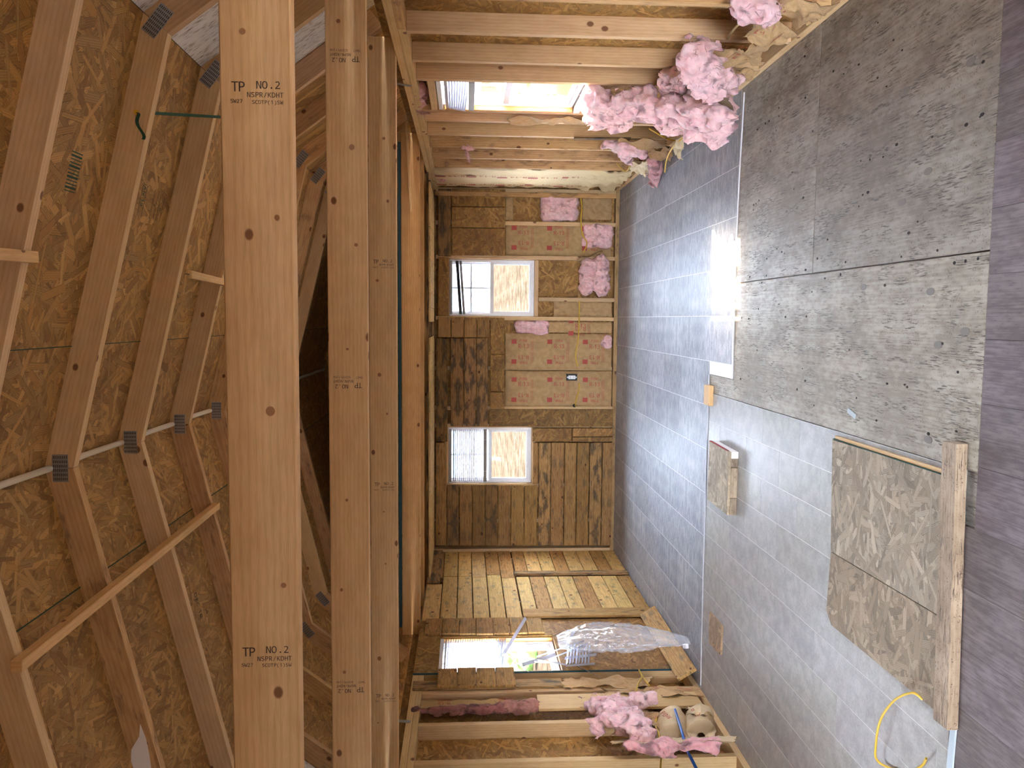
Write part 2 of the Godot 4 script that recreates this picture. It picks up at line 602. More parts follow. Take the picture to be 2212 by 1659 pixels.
func make_materials():
	var pine := Color8(222, 184, 134)
	textured("pine", wood_image(1024, 256, 11, Color8(220, 188, 142), Color8(190, 154, 108), 16.0, 5, 0.0, Color.BLACK, 0.4, 0.35), 0.62)
	textured("pine_aged", wood_image(1024, 256, 23, Color8(212, 174, 124), Color8(172, 132, 86), 14.0, 6, 0.05, Color8(124, 98, 74), 0.4, 0.5), 0.7)
	textured("pine_amber", wood_image(1024, 256, 29, Color8(216, 170, 110), Color8(182, 134, 78), 16.0, 6, 0.0, Color.BLACK, 0.35, 0.4), 0.62)
	textured("pallet", wood_image(1024, 256, 37, Color8(206, 164, 104), Color8(138, 98, 56), 11.0, 4, 0.08, Color8(104, 92, 72), 0.45, 0.9), 0.78, 1.0)
	textured("pallet_window_lit", wood_image(1024, 256, 43, Color8(236, 204, 138), Color8(188, 146, 86), 11.0, 4, 0.05, Color8(132, 124, 92), 0.4, 1.0), 0.7, 1.0)  # fresh pallet wood made paler: light from the windows put into its colour
	textured("pallet_dark", wood_image(1024, 256, 51, Color8(186, 146, 96), Color8(116, 86, 54), 11.0, 3, 0.34, Color8(64, 58, 50), 0.5, 0.8), 0.8, 1.0)
	var tones := [Color8(176, 134, 76), Color8(170, 128, 69), Color8(183, 142, 84), Color8(162, 119, 62), Color8(173, 132, 71), Color8(150, 108, 58)]
	textured("osb", osb_image(768, 5, tones, 3000, Color8(144, 100, 52)), 0.66, 1.2, Vector3(1.7, 0.22, 1))
	var grey := [Color8(178, 160, 136), Color8(170, 152, 128), Color8(186, 168, 144), Color8(160, 142, 120), Color8(174, 158, 136)]
	textured("osb_grey", osb_image(768, 6, grey, 3000, Color8(150, 133, 110), 0.1), 0.75, 0.6, Vector3(1.7, 0.22, 1))
	textured("white_osb", blotch_image(512, 8, Color8(226, 224, 218), Color8(206, 204, 198), Vector2(1, 1), 0.2, Color8(96, 76, 54)), 0.8, 1.0, Vector3(1.5, 0.2, 1))
	textured("vinyl", blotch_image(512, 61, Color8(206, 206, 206), Color8(158, 160, 166), Vector2(1.0, 1.0), 0.0, Color8(100, 96, 92), 0.85), 0.52, 1.2, Vector3(2.0, 0.6, 1))
	M["vinyl"].metallic_specular = 0.33
	textured("vinyl_stone", blotch_image(512, 67, Color8(204, 201, 196), Color8(178, 174, 168), Vector2(1.3, 1.3), 0.06, Color8(226, 225, 222), 0.2), 0.45, 1.0, Vector3(2.0, 0.25, 1))
	textured("plywood", blotch_image(1024, 71, Color8(196, 186, 170), Color8(158, 146, 130), Vector2(0.5, 1.0), 0.03, Color8(84, 74, 66), 0.5, 0.8), 0.5, 1.6, Vector3(1.4, 0.175, 1))
	textured("vinyl_dark", blotch_image(512, 75, Color8(138, 124, 122), Color8(108, 95, 92), Vector2(0.6, 1.0), 0.0, Color8(90, 80, 80), 0.6), 0.5, 1.0, Vector3(1.2, 0.3, 1))
	textured("kraft", blotch_image(512, 81, Color8(198, 164, 120), Color8(176, 144, 102), Vector2(1, 1), 0.0, Color8(120, 90, 60), 0.1), 0.75, 1.5)
	textured("fibre", blotch_image(512, 85, Color8(240, 204, 202), Color8(222, 170, 172), Vector2(1, 1), 0.16, Color8(248, 228, 226), 0.0), 0.95, 2.5, Vector3(4, 4, 4), true)
	var fib: StandardMaterial3D = M["fibre"]
	fib.subsurf_scatter_enabled = true
	fib.subsurf_scatter_strength = 0.15
	fib.rim_enabled = true
	fib.rim = 0.4
	plain("paper", Color8(214, 192, 154), 0.75)
	plain("red_print", Color8(164, 66, 56), 0.7)
	plain("ink", Color8(62, 48, 38), 0.8)
	plain("ink_green", Color8(28, 66, 50), 0.8)
	plain("steel", Color8(178, 180, 184), 0.38, 0.9)
	plain("tooth", Color8(70, 68, 66), 0.6, 0.6)
	plain("white_plastic", Color8(238, 238, 242), 0.45)
	plain("grey_plastic", Color8(150, 148, 146), 0.5)
	plain("white_paint", Color8(236, 234, 230), 0.6)
	plain("red_paint", Color8(150, 30, 36), 0.6)
	plain("teal_paint", Color8(30, 66, 72), 0.7)
	plain("blue_paint", Color8(52, 104, 122), 0.7)
	plain("rope", Color8(206, 194, 168), 0.9)
	plain("yellow_wire", Color8(206, 164, 44), 0.5)
	plain("tan_wire", Color8(196, 172, 120), 0.55)
	plain("blue_pipe", Color8(36, 92, 168), 0.4)
	plain("strap", Color8(30, 76, 56), 0.55)
	plain("black", Color8(26, 24, 24), 0.6)
	plain("pale_strip", Color8(176, 182, 182), 0.6)
	plain("knot", Color8(150, 106, 66), 0.65)
	plain("plug", Color8(118, 108, 98), 0.6)
	plain("dark_hole", Color8(34, 24, 18), 0.9)
	var g := plain("glass", Color(0.10, 0.13, 0.13, 0.05), 0.02)
	g.transparency = BaseMaterial3D.TRANSPARENCY_ALPHA
	g.metallic_specular = 0.5
	var film := plain("film", Color(0.93, 0.94, 0.97, 0.2), 0.1)
	film.transparency = BaseMaterial3D.TRANSPARENCY_ALPHA
	film.cull_mode = BaseMaterial3D.CULL_DISABLED
	film.metallic_specular = 0.8
	var sl := plain("slat", Color8(196, 196, 206), 0.4)
	sl.backlight_enabled = true
	sl.backlight = Color(0.06, 0.06, 0.065)
	textured("soil", blotch_image(512, 91, Color8(42, 34, 28), Color8(20, 16, 12), Vector2(1, 1), 0.25, Color8(16, 19, 7), 0.2), 1.0, 0.0, Vector3(0.12, 0.12, 0.12), true)
	M["soil"].metallic_specular = 0.0
	plain("leaf", Color8(66, 92, 28), 0.7)
	plain("siding", Color8(190, 196, 202), 0.7)
	plain("roof_metal", Color8(110, 140, 160), 0.5)

func wood_tint(lo := 0.86, hi := 1.0, warm := 0.05) -> Color:
	var k := rng.randf_range(lo, hi)
	return Color(k, k * (1.0 - rng.randf() * warm), k * (1.0 - rng.randf() * warm * 2.0))

# ------------------------------------------------------------------ floor
func make_floor():
	var fl := structure("floor")
	bx(fl, "subfloor", Vector3(-W - 0.1, -0.08, ZB - 0.1), Vector3(W + 0.1, -0.014, ZF + 0.1), M.plywood, Color(0.75, 0.75, 0.75), 2, 0.0)
	# pale underlay that shows as the joints between the far tiles
	bx(fl, "underlay", Vector3(-W, -0.014, ZB), Vector3(W, -0.0005, -4.958), M.white_paint, Color(0.92, 0.93, 0.94), 0, 0.0)
	bx(fl, "underlay", Vector3(0.215, -0.014, -4.958), Vector3(W, -0.0005, -4.512), M.white_paint, Color(0.92, 0.93, 0.94), 0, 0.0)
	# far tiles: rows 0.28 m wide running away from the camera
	var row := 0
	var x := 1.978
	while x > -W:
		var x0 := maxf(x - 0.2805, -W)
		var x1 := minf(x, W)
		var z := ZB - rng.randf() * 0.25
		var front := -4.958 if (x0 + x1) * 0.5 < 0.2 else -4.512
		while z < front:
			var z1 := minf(z + 0.52, front)
			var za := maxf(z, ZB)
			var parts := [[x0, x1]]
			if x0 < 0.21 and x1 > 0.21 and z1 > -4.958:
				parts = [[0.21, x1]]
				if za < -4.958:
					tile(fl, x0, 0.21, za, -4.958, 0.0)
			for p in parts:
				tile(fl, p[0], p[1], za, z1, 0.0)
			z = z1
		x -= 0.2805
		row += 1
	# the curled cut edge of the far covering
	tube(fl, "curled_edge", [Vector3(1.8, 0.002, -4.46), Vector3(1.3, 0.006, -4.492), Vector3(0.87, 0.003, -4.512), Vector3(0.58, 0.008, -4.508), Vector3(0.3, 0.004, -4.514), Vector3(0.215, 0.004, -4.515)], 0.005, M.white_plastic, Color(0.75, 0.74, 0.72))
	tube(fl, "curled_edge", [Vector3(0.21, 0.004, -4.95), Vector3(-0.35, 0.003, -4.956), Vector3(-0.9, 0.006, -4.952), Vector3(-1.4, 0.003, -4.956), Vector3(-1.8, 0.003, -4.95)], 0.005, M.white_plastic, Color(0.62, 0.62, 0.62))
	# plywood sheets
	var y1 := 0.0
	var ply: Material = M.plywood
	bx(fl, "plywood_sheet", Vector3(0.762, -0.014, -4.505), Vector3(W, y1, -3.503), ply, Color(0.72, 0.71, 0.7), 2, 0.0012)
	bx(fl, "plywood_sheet", Vector3(0.762, -0.014, -3.498), Vector3(W, y1, -2.292), ply, Color(0.6, 0.58, 0.55), 2, 0.0012)
	bx(fl, "plywood_sheet", Vector3(0.102, -0.014, -4.505), Vector3(0.757, y1, -2.292), ply, Color(0.72, 0.69, 0.63), 2, 0.0012)
	bx(fl, "plywood_sheet", Vector3(0.102, -0.014, -4.95), Vector3(0.212, y1 - 0.002, -4.508), ply, Color(0.75, 0.74, 0.72), 2, 0.0012)
	# nail heads and knot holes in the plywood
	for i in 90:
		var p := Vector3(rng.randf_range(0.16, 1.75), 0.0005, rng.randf_range(-4.4, -2.3))
		if i % 3 == 0:
			p.x = [0.74, 0.78, 1.16, 1.55, 0.18][rng.randi() % 5] + rng.randfn() * 0.004
		var d := CylinderMesh.new()
		d.top_radius = rng.randf_range(0.003, 0.006)
		d.bottom_radius = d.top_radius
		d.height = 0.0012
		d.radial_segments = 7
		d.rings = 1
		put(fl, "nail_head", d, M.dark_hole, Transform3D(Basis.from_scale(Vector3(1, 1, rng.randf_range(1.0, 1.9))), p))
	# football-shaped plugs and knots
	for k in [Vector3(0.968, 0, -2.787), Vector3(1.048, 0, -2.632), Vector3(0.682, 0, -3.036), Vector3(0.65, 0, -2.584), Vector3(0.476, 0, -2.525), Vector3(0.162, 0, -2.555), Vector3(1.353, 0, -2.791), Vector3(1.339, 0, -2.431), Vector3(0.523, 0, -2.388)]:
		var d := CylinderMesh.new()
		d.top_radius = 0.016
		d.bottom_radius = 0.016
		d.height = 0.0014
		d.radial_segments = 12
		d.rings = 1
		put(fl, "knot_plug", d, M.plug, Transform3D(Basis(Vector3.UP, 0.3).scaled(Vector3(0.8, 1, 1.5)), k + Vector3(0, 0.0004, 0))).set_meta("label", "darker oval knot")
	# second covering on the left: stone-look planks
	bx(fl, "underlay", Vector3(-W, -0.014, -4.948), Vector3(0.098, 0.0004, -2.362), M.white_paint, Color(1, 1, 0.98), 0, 0.0)
	var c := 0.098
	var n := 0
	while c > -W:
		var z := -4.948 - (0.0 if n % 2 == 0 else 0.23)
		var w0 := maxf(c - 0.18, -W)
		while z < -2.37:
			var z1 := minf(z + 0.46, -2.36)
			bx(fl, "floor_plank", Vector3(w0 + 0.0011, -0.006, maxf(z, -4.948) + 0.0008), Vector3(c - 0.0011, 0.001, z1 - 0.0008), M.vinyl_stone, wood_tint(0.64, 0.76, 0.03) * Color(1, 0.97, 0.92), 2, 0.0)
			z = z1
		c -= 0.18
		n += 1
	# dark planks nearest the camera
	bx(fl, "underlay", Vector3(-W, -0.014, -2.29), Vector3(W, -0.003, ZF), M.black, Color.WHITE, 0, 0.0)
	c = W
	n = 0
	while c > -W:
		var start := -2.29 if c > 0.11 else -2.335
		var z: float = start - [0.0, 0.5, 0.25, 0.8][n % 4]
		while z < ZF:
			var z1 := minf(z + 1.2, ZF)
			if z1 > start + 0.005:
				bx(fl, "floor_plank", Vector3(maxf(c - 0.19, -W) + 0.0006, -0.006, maxf(z, start) + 0.0005), Vector3(c - 0.0006, 0.001, z1 - 0.0005), M.vinyl_dark, wood_tint(0.7, 0.84, 0.04), 2, 0.0)
			z = z1
		c -= 0.19
		n += 1

func tile(fl: Node, x0: float, x1: float, z0: float, z1: float, y: float):
	if x1 - x0 < 0.01 or z1 - z0 < 0.01:
		return
	bx(fl, "floor_tile", Vector3(x0 + 0.0016, -0.006, z0 + 0.0007), Vector3(x1 - 0.0016, y, z1 - 0.0007), M.vinyl, wood_tint(0.62, 0.8, 0.02), 0, 0.0)

# ------------------------------------------------------------------ roof
const RIDGE := Vector2(0, 3.04)
const KNEE := Vector2(1.6, 2.648)
const FOOT := Vector2(2.08, 2.01)

func flip(poly: Array, s: float) -> Array:
	var o := []
	for p in poly:
		o.append(Vector2(p.x * s, p.y))
	return o

func make_roof():
	var ro := structure("ceiling")
	# decking: two panels on the upper slope, one on the lower, in lengths along the ridge
	var split := Vector2(0.44, 3.04 - 0.245 * 0.44)
	for s in [-1.0, 1.0]:
		for part in [[RIDGE, split, 0], [split, KNEE, 1], [KNEE, FOOT + Vector2(0.05, -0.067), 2]]:
			var a: Vector2 = part[0]
			var b: Vector2 = part[1]
			var d := (b - a).normalized()
			var n := Vector2(-d.y, d.x) * 0.012
			if n.y < 0.0:
				n = -n
			var z := -8.65
			var step := [2.44, 2.44, 2.44]
			var first := true
			while z < ZF + 0.1:
				var z1: float = minf(z + step[part[2]] * (0.5 if first and part[2] == 1 else 1.0), ZF + 0.1)
				if part[2] == 2 and z < -4.18 and z1 > -4.18:
					z1 = -4.17
				first = false
				var white: bool = part[2] == 2 and z > -4.2
				var e0 := a + d * 0.0012
				var e1 := b - d * 0.0012
				if part[2] == 0 and s < 0.0:
					e0 = a
				prism(ro, "roof_panel", flip([e0, e1, e1 + n, e0 + n], s), z + 0.0012, z1 - 0.0012, M.white_osb if white else M.osb, wood_tint(0.9, 1.0, 0.04) if not white else Color.WHITE, Vector2.RIGHT)
				z = z1
	# outer roofing keeps daylight out of the joints
	for s in [-1.0, 1.0]:
		prism(ro, "shingle_layer", flip([RIDGE + Vector2(0, 0.014), KNEE + Vector2(0.01, 0.014), KNEE + Vector2(0.012, 0.03), RIDGE + Vector2(0, 0.03)], s), -8.66, ZF + 0.12, M.black)
		prism(ro, "shingle_layer", flip([KNEE + Vector2(0.012, 0.006), FOOT + Vector2(0.07, -0.06), FOOT + Vector2(0.09, -0.05), KNEE + Vector2(0.012, 0.03)], s), -8.66, ZF + 0.12, M.black)
		# boxed eave between the wall and the lower panel
		bx(ro, "eave_board", Vector3(s * (W + 0.085), 1.874, -8.65), Vector3(s * 2.12, 1.93, ZF + 0.1), M.osb, Color(0.8, 0.8, 0.8), 2)
	# trusses every 0.61 m
	for k in 16:
		var z := 0.703 - 0.61 * k + 0.61 * 3
		if z > ZF - 0.1:
			continue
		truss(ro, z, k)
	# pale filler rod along the ridge, between the trusses
	for k in 12:
		var z := -2.347 + 0.61 - 0.61 * k
		tube(ro, "ridge_rod", [Vector3(0, 3.02, z - 0.045), Vector3(0.004, 3.018, z - 0.3), Vector3(0, 3.02, z - 0.605)], 0.0125, M.rope)
	# green edge paint in the seam between the panels
	for s in [-1.0, 1.0]:
		bx(ro, "seam_paint", Vector3(s * 0.4385, split.y - 0.003, -8.6), Vector3(s * 0.4415, split.y + 0.004, ZF), M.ink_green, Color(1, 1.5, 1), 2, 0.0)
	# gable end beyond the back wall, and the front gable behind the camera
	for z in [-8.62, ZF + 0.05]:
		for s in [-1.0, 1.0]:
			prism(ro, "gable_panel", flip([Vector2(0, 1.86), Vector2(2.1, 1.86), FOOT + Vector2(0.02, -0.02), KNEE + Vector2(0.01, 0.005), RIDGE + Vector2(0, 0.01)], s), z - 0.006, z + 0.006, M.osb, Color(0.8, 0.8, 0.8))
	# loft deck over the far joists: its front edge is painted dark
	for i in 3:
		bx(ro, "loft_panel", Vector3(-1.85 + i * 1.233, 2.014, -8.6), Vector3(-1.85 + (i + 1) * 1.233 - 0.002, 2.03, -6.135), M.osb, Color(0.8, 0.8, 0.8), 0)
	bx(ro, "painted_edge", Vector3(-1.85, 2.012, -6.135), Vector3(1.85, 2.034, -6.13), M.teal_paint, Color.WHITE, 0, 0.0)

func truss(ro: Node, z: float, k: int):
	var t := base("truss", Vector3(0, 0, z), Basis.IDENTITY, ro)
	var ki := Vector2(1.533, 2.566)
	var fi := Vector2(2.0, 1.945)
	for s in [-1.0, 1.0]:
		var tint := wood_tint(0.9, 1.0, 0.06)
		var m: Material = M.pine_aged if rng.randf() < 0.6 else M.pine
		var d := (KNEE - RIDGE).normalized()
		var e := (FOOT - KNEE).normalized()
		prism(t, "rafter", flip([RIDGE + Vector2(0.0008, 0), KNEE - e * 0.001, ki - e * 0.001, Vector2(0.0008, 2.94)], s), -0.038, 0.0, m, tint, Vector2(d.x * s, d.y))
		prism(t, "rafter", flip([KNEE + e * 0.001, FOOT, fi, ki + e * 0.001], s), -0.038, 0.0, m, wood_tint(0.8, 0.98, 0.08), Vector2(e.x * s, e.y))
		if z > 0.5:
			continue
		toothed_plate(t, Vector3(s * 1.572, 2.6, 0.0), atan2(-0.62, 0.78) * s, Vector2(0.115, 0.055), 7, 4)
	toothed_plate(t, Vector3(0, 2.985, 0.0), 0.0, Vector2(0.1, 0.055), 6, 4)

# a punched steel connector: plate, with its slots joined into one part
func toothed_plate(t: Node, at: Vector3, turn: float, size: Vector2, nx: int, ny: int):
	var b := Basis(Vector3(0, 0, 1), turn)
	var p := put(t, "truss_plate", board_mesh(Vector3(size.x, size.y, 0.0016), Color.WHITE, 0, 0.0), M.steel, Transform3D(b, at + Vector3(0, 0, 0.0008)))
	var st := SurfaceTool.new()
	st.begin(Mesh.PRIMITIVE_TRIANGLES)
	for i in nx:
		for j in ny * 2:
			var q := BoxMesh.new()
			q.size = Vector3(size.x / nx * 0.62, size.y / (ny * 2) * 0.4, 0.0008)
			st.append_from(q, 0, Transform3D(Basis.IDENTITY, Vector3((i + 0.5) / nx - 0.5, ((j + 0.5) / (ny * 2) - 0.5), 0) * Vector3(size.x, size.y, 0) * 0.95 + Vector3(0, 0, 0.0009)))
	var sl := put(t, "tooth_slots", st.commit(), M.tooth, Transform3D(b, at + Vector3(0, 0, 0.0008)))
	sl.set_meta("kind", "stuff")
	p.set_meta("label", "galvanised toothed plate")

# ------------------------------------------------------------------ walls
# sheathing with openings: a grid of cells, joined, with the openings left out
func pierced(parent: Node, called: String, axis: int, at: float, thick: float, lo: Vector2, hi: Vector2, holes: Array, mat: Material, tint: Color):
	var us := [lo.x, hi.x]
	var vs := [lo.y, hi.y]
	for h in holes:
		us.append_array([h[0], h[2]])
		vs.append_array([h[1], h[3]])
	us.sort()
	vs.sort()
	var st := SurfaceTool.new()
	st.begin(Mesh.PRIMITIVE_TRIANGLES)
	for i in us.size() - 1:
		for j in vs.size() - 1:
			var a := Vector2(us[i], vs[j])
			var b := Vector2(us[i + 1], vs[j + 1])
			if b.x - a.x < 1e-4 or b.y - a.y < 1e-4:
				continue
			var m := (a + b) * 0.5
			var out := false
			for h in holes:
				if m.x > h[0] and m.x < h[2] and m.y > h[1] and m.y < h[3]:
					out = true
			if out:
				continue
			for n in [Vector3(0, 0, 1), Vector3(0, 0, -1)]:
				var q := [a, Vector2(b.x, a.y), b, Vector2(a.x, b.y)]
				var p := []
				var uv := []
				for c in q:
					p.append(Vector3(c.x, c.y, n.z * thick * 0.5))
					uv.append(Vector2(c.x * 0.5, c.y * 4.0))
				st.set_color(tint)
				tri(st, p[0], p[1], p[2], n, uv[0], uv[1], uv[2])
				st.set_color(tint)
				tri(st, p[0], p[2], p[3], n, uv[0], uv[2], uv[3])
	for h in holes:
		for e in [[h[0], h[1], h[2], h[1]], [h[2], h[1], h[2], h[3]], [h[2], h[3], h[0], h[3]], [h[0], h[3], h[0], h[1]]]:
			var a := Vector3(e[0], e[1], thick * 0.5)
			var b := Vector3(e[2], e[3], thick * 0.5)
			var off := Vector3(0, 0, -thick)
			var n := (b - a).cross(Vector3(0, 0, 1)).normalized()
			tri(st, a, b, b + off, n, Vector2.ZERO, Vector2(0.1, 0), Vector2(0.1, 0.1))
			tri(st, a, b + off, a + off, n, Vector2.ZERO, Vector2(0.1, 0.1), Vector2(0, 0.1))
	st.generate_tangents()
	var xf := Transform3D(Basis.IDENTITY, Vector3(0, 0, at))
	if axis == 0:     # the sheet's u runs along world z
		xf = Transform3D(Basis(Vector3(0, 0, 1), Vector3(0, 1, 0), Vector3(-1, 0, 0)), Vector3(at, 0, 0))
	put(parent, called, st.commit(), mat, xf)

const BACK_HOLES := [[0.575, 0.843, 1.132, 1.688], [-1.113, 0.857, -0.548, 1.693]]
const RIGHT_HOLES := [[-5.11, 0.87, -4.5, 1.7], [-1.5, 0.87, -0.8, 1.7]]  # second opening is unseen, added to let in more daylight
const LEFT_HOLES := [[-5.85, 0.87, -5.275, 1.71], [-2.9, 0.87, -2.2, 1.7]]  # second one likewise added out of view, as a daylight source

func make_walls():
	make_back_wall()
	make_right_wall()
	make_left_wall()
	# front wall behind the camera, with an unseen open doorway, sized for fill daylight
	var fw := structure("wall_front")
	pierced(fw, "sheathing", 2, ZF + 0.095, 0.012, Vector2(-W - 0.1, -0.1), Vector2(W + 0.1, 1.9), [[-0.65, 0.0, 0.65, 1.82]], M.osb, Color(0.95, 0.95, 0.95))
	for x in [-1.8, -1.45, -1.05, -0.67, 0.67, 1.05, 1.45, 1.8]:
		bx(fw, "stud", Vector3(x - 0.019, 0, ZF), Vector3(x + 0.019, 1.83, ZF + STUD), M.pine, wood_tint())

func make_back_wall():
	var b := structure("wall_back")
	pierced(b, "sheathing", 2, ZB - STUD - 0.006, 0.012, Vector2(-W - 0.1, -0.1), Vector2(W + 0.1, 1.9), BACK_HOLES, M.osb, Color(0.92, 0.9, 0.88))
	bx(b, "top_plate", Vector3(-W, 1.835, ZB - STUD), Vector3(W, 1.873, ZB), M.pine, wood_tint())
	bx(b, "bottom_plate", Vector3(-W, 0, ZB - STUD), Vector3(W, 0.038, ZB), M.pine_aged, wood_tint(0.6, 0.7))
	for x in [1.81, 1.49, 1.155, 0.745, 0.553, 0.05, -0.35, -0.525, -1.135, -1.5, -1.81]:
		bx(b, "stud", Vector3(x - 0.019, 0.038, ZB - STUD), Vector3(x + 0.019, 0.8 if x == 0.745 else 1.835, ZB - 0.05 if x == 0.05 else ZB), M.pine, wood_tint(0.75, 0.95))
	for h in BACK_HOLES:
		bx(b, "window_sill_board", Vector3(h[0], h[1] - 0.04, ZB - STUD), Vector3(h[2], h[1] - 0.002, ZB), M.pine, wood_tint())
		bx(b, "window_header", Vector3(h[0], h[3] + 0.002, ZB - STUD), Vector3(h[2], h[3] + 0.04, ZB), M.pine, wood_tint())
	# pallet boards and offcuts nailed over the studs: x0, y0, x1, y1, material, tone
	var dk: Material = M.pallet_dark
	var pl: Material = M.pallet
	var os: Material = M.osb
	var list := [
		[1.157, 1.669, 1.814, 1.801, dk, 0.85], [1.645, 1.137, 1.819, 1.667, os, 0.9], [1.44, 1.136, 1.641, 1.667, os, 0.95], [1.166, 1.134, 1.437, 1.667, os, 0.93], [0.574, 1.691, 1.153, 1.801, os, 0.85],
		[0.359, 1.672, 0.565, 1.8, pl, 0.75], [0.359, 1.543, 0.566, 1.669, pl, 0.9], [0.36, 1.414, 0.567, 1.541, pl, 0.93], [0.361, 1.285, 0.568, 1.412, pl, 0.88],
		[0.196, 1.137, 0.565, 1.282, os, 0.95], [-0.181, 1.134, 0.193, 1.28, os, 0.98], [-0.352, 1.132, -0.184, 1.279, os, 0.98],
		[-0.69, 1.703, 0.354, 1.819, dk, 0.8], [-0.533, 1.543, 0.355, 1.676, dk, 1.0], [-0.533, 1.42, 0.356, 1.54, dk, 1.12], [-0.533, 1.298, 0.356, 1.418, dk, 0.95],
		[-0.537, 0.029, -0.354, 1.292, os, 0.8], [-0.689, 0.448, -0.547, 0.853, os, 0.75], [-0.637, 0.027, -0.547, 0.446, os, 0.9], [-0.691, 0.025, -0.639, 0.445, os, 0.85],
		[-1.751, 1.711, -0.694, 1.823, pl, 0.72],
		[-1.752, 1.586, -1.122, 1.709, dk, 0.85], [-1.753, 1.455, -1.122, 1.583, pl, 0.62], [-1.754, 1.325, -1.123, 1.452, pl, 0.6], [-1.755, 1.196, -1.124, 1.323, dk, 0.78], [-1.756, 1.064, -1.124, 1.193, pl, 0.7], [-1.758, 0.929, -1.125, 1.061, pl, 0.66],
		[-1.125, 0.789, -0.695, 0.845, pl, 0.75], [-1.759, 0.793, -1.128, 0.926, pl, 0.72],
		[-1.76, 0.659, -0.696, 0.783, dk, 1.05], [-1.761, 0.523, -0.696, 0.656, pl, 0.72], [-1.762, 0.397, -0.696, 0.52, pl, 0.85], [-1.763, 0.266, -0.696, 0.394, pl, 0.7], [-1.764, 0.136, -0.696, 0.263, dk, 0.95], [-1.766, 0.025, -0.696, 0.133, pl, 0.8]]
	for e in list:
		var th := rng.randf_range(0.013, 0.018)
		var c := wood_tint(0.68, 1.0, 0.08) * Color(e[5], e[5], e[5])
		bx(b, "cladding_board", Vector3(e[0] + 0.0025, e[1] + 0.0028, ZB + 0.001), Vector3(e[2] - 0.0025, e[3] - 0.0028, ZB + 0.001 + th), e[4], Color(c.r, c.g, c.b), 0, 0.0035)
	# dark trim strip under the ceiling boards
	bx(b, "trim_strip", Vector3(0.35, 1.822, ZB), Vector3(1.8, 1.838, ZB + 0.02), M.pallet_dark, Color(0.55, 0.58, 0.55), 0)
	# the bright corner stud on the right
	bx(b, "corner_stud", Vector3(1.745, 0.038, ZB), Vector3(1.79, 1.835, ZB + 0.02), M.pine_aged, Color(0.85, 0.75, 0.62), 1)

func stud_row(w: Node, s: float, zs: Array, top := 1.797):
	for z in zs:
		bx(w, "stud", Vector3(s * W, 0.038, z - 0.038), Vector3(s * (W + STUD), top, z), M.pine if rng.randf() < 0.6 else M.pine_aged, wood_tint(0.85, 1.0, 0.06))

func make_right_wall():
	var r := structure("wall_right")
	pierced(r, "sheathing", 0, W + STUD + 0.006, 0.012, Vector2(ZB - 0.1, -0.1), Vector2(ZF + 0.1, 1.9), RIGHT_HOLES, M.osb, Color(0.98, 0.96, 0.92))
	bx(r, "top_plate", Vector3(W, 1.836, -8.1), Vector3(W + STUD, 1.873, -5.83), M.pine, Color(0.98, 0.95, 0.8), 2)
	bx(r, "top_plate", Vector3(W, 1.836, -5.826), Vector3(W + STUD, 1.873, ZF), M.pine, Color(1, 0.97, 0.8), 2)
	bx(r, "top_plate", Vector3(W, 1.798, -8.1), Vector3(W + STUD, 1.835, -3.72), M.pine, Color(0.95, 0.93, 0.78), 2)
	bx(r, "top_plate", Vector3(W, 1.798, -3.716), Vector3(W + STUD, 1.835, ZF), M.pine_aged, Color(1, 0.96, 0.82), 2)
	bx(r, "bottom_plate", Vector3(W, 0, ZB), Vector3(W + STUD, 0.038, ZF), M.pine, Color(0.9, 0.86, 0.8), 2)
	var zs := []
	for k in range(-16, 11):
		var z := -3.735 - 0.4064 * k
		if z > -5.13 and z < -4.5 or z > -1.52 and z < -0.77 or z < -8.0:
			continue
		zs.append(z)
	zs.append_array([-4.462, -5.112, -0.762, -1.5, -7.2])
	stud_row(r, 1.0, zs)
	for h in RIGHT_HOLES:
		bx(r, "window_sill_board", Vector3(W, h[1] - 0.045, h[0]), Vector3(W + STUD, h[1] - 0.007, h[2]), M.white_paint, Color(0.95, 0.95, 0.95))
		bx(r, "window_header", Vector3(W, h[3] + 0.004, h[0]), Vector3(W + STUD, h[3] + 0.042, h[2]), M.pine, wood_tint())
	# orange-stained inner jamb board of the window
	bx(r, "window_jamb", Vector3(W + 0.001, 0.87, -5.108), Vector3(W + STUD, 1.66, -5.09), M.pine, Color(1.0, 0.72, 0.42), 1)

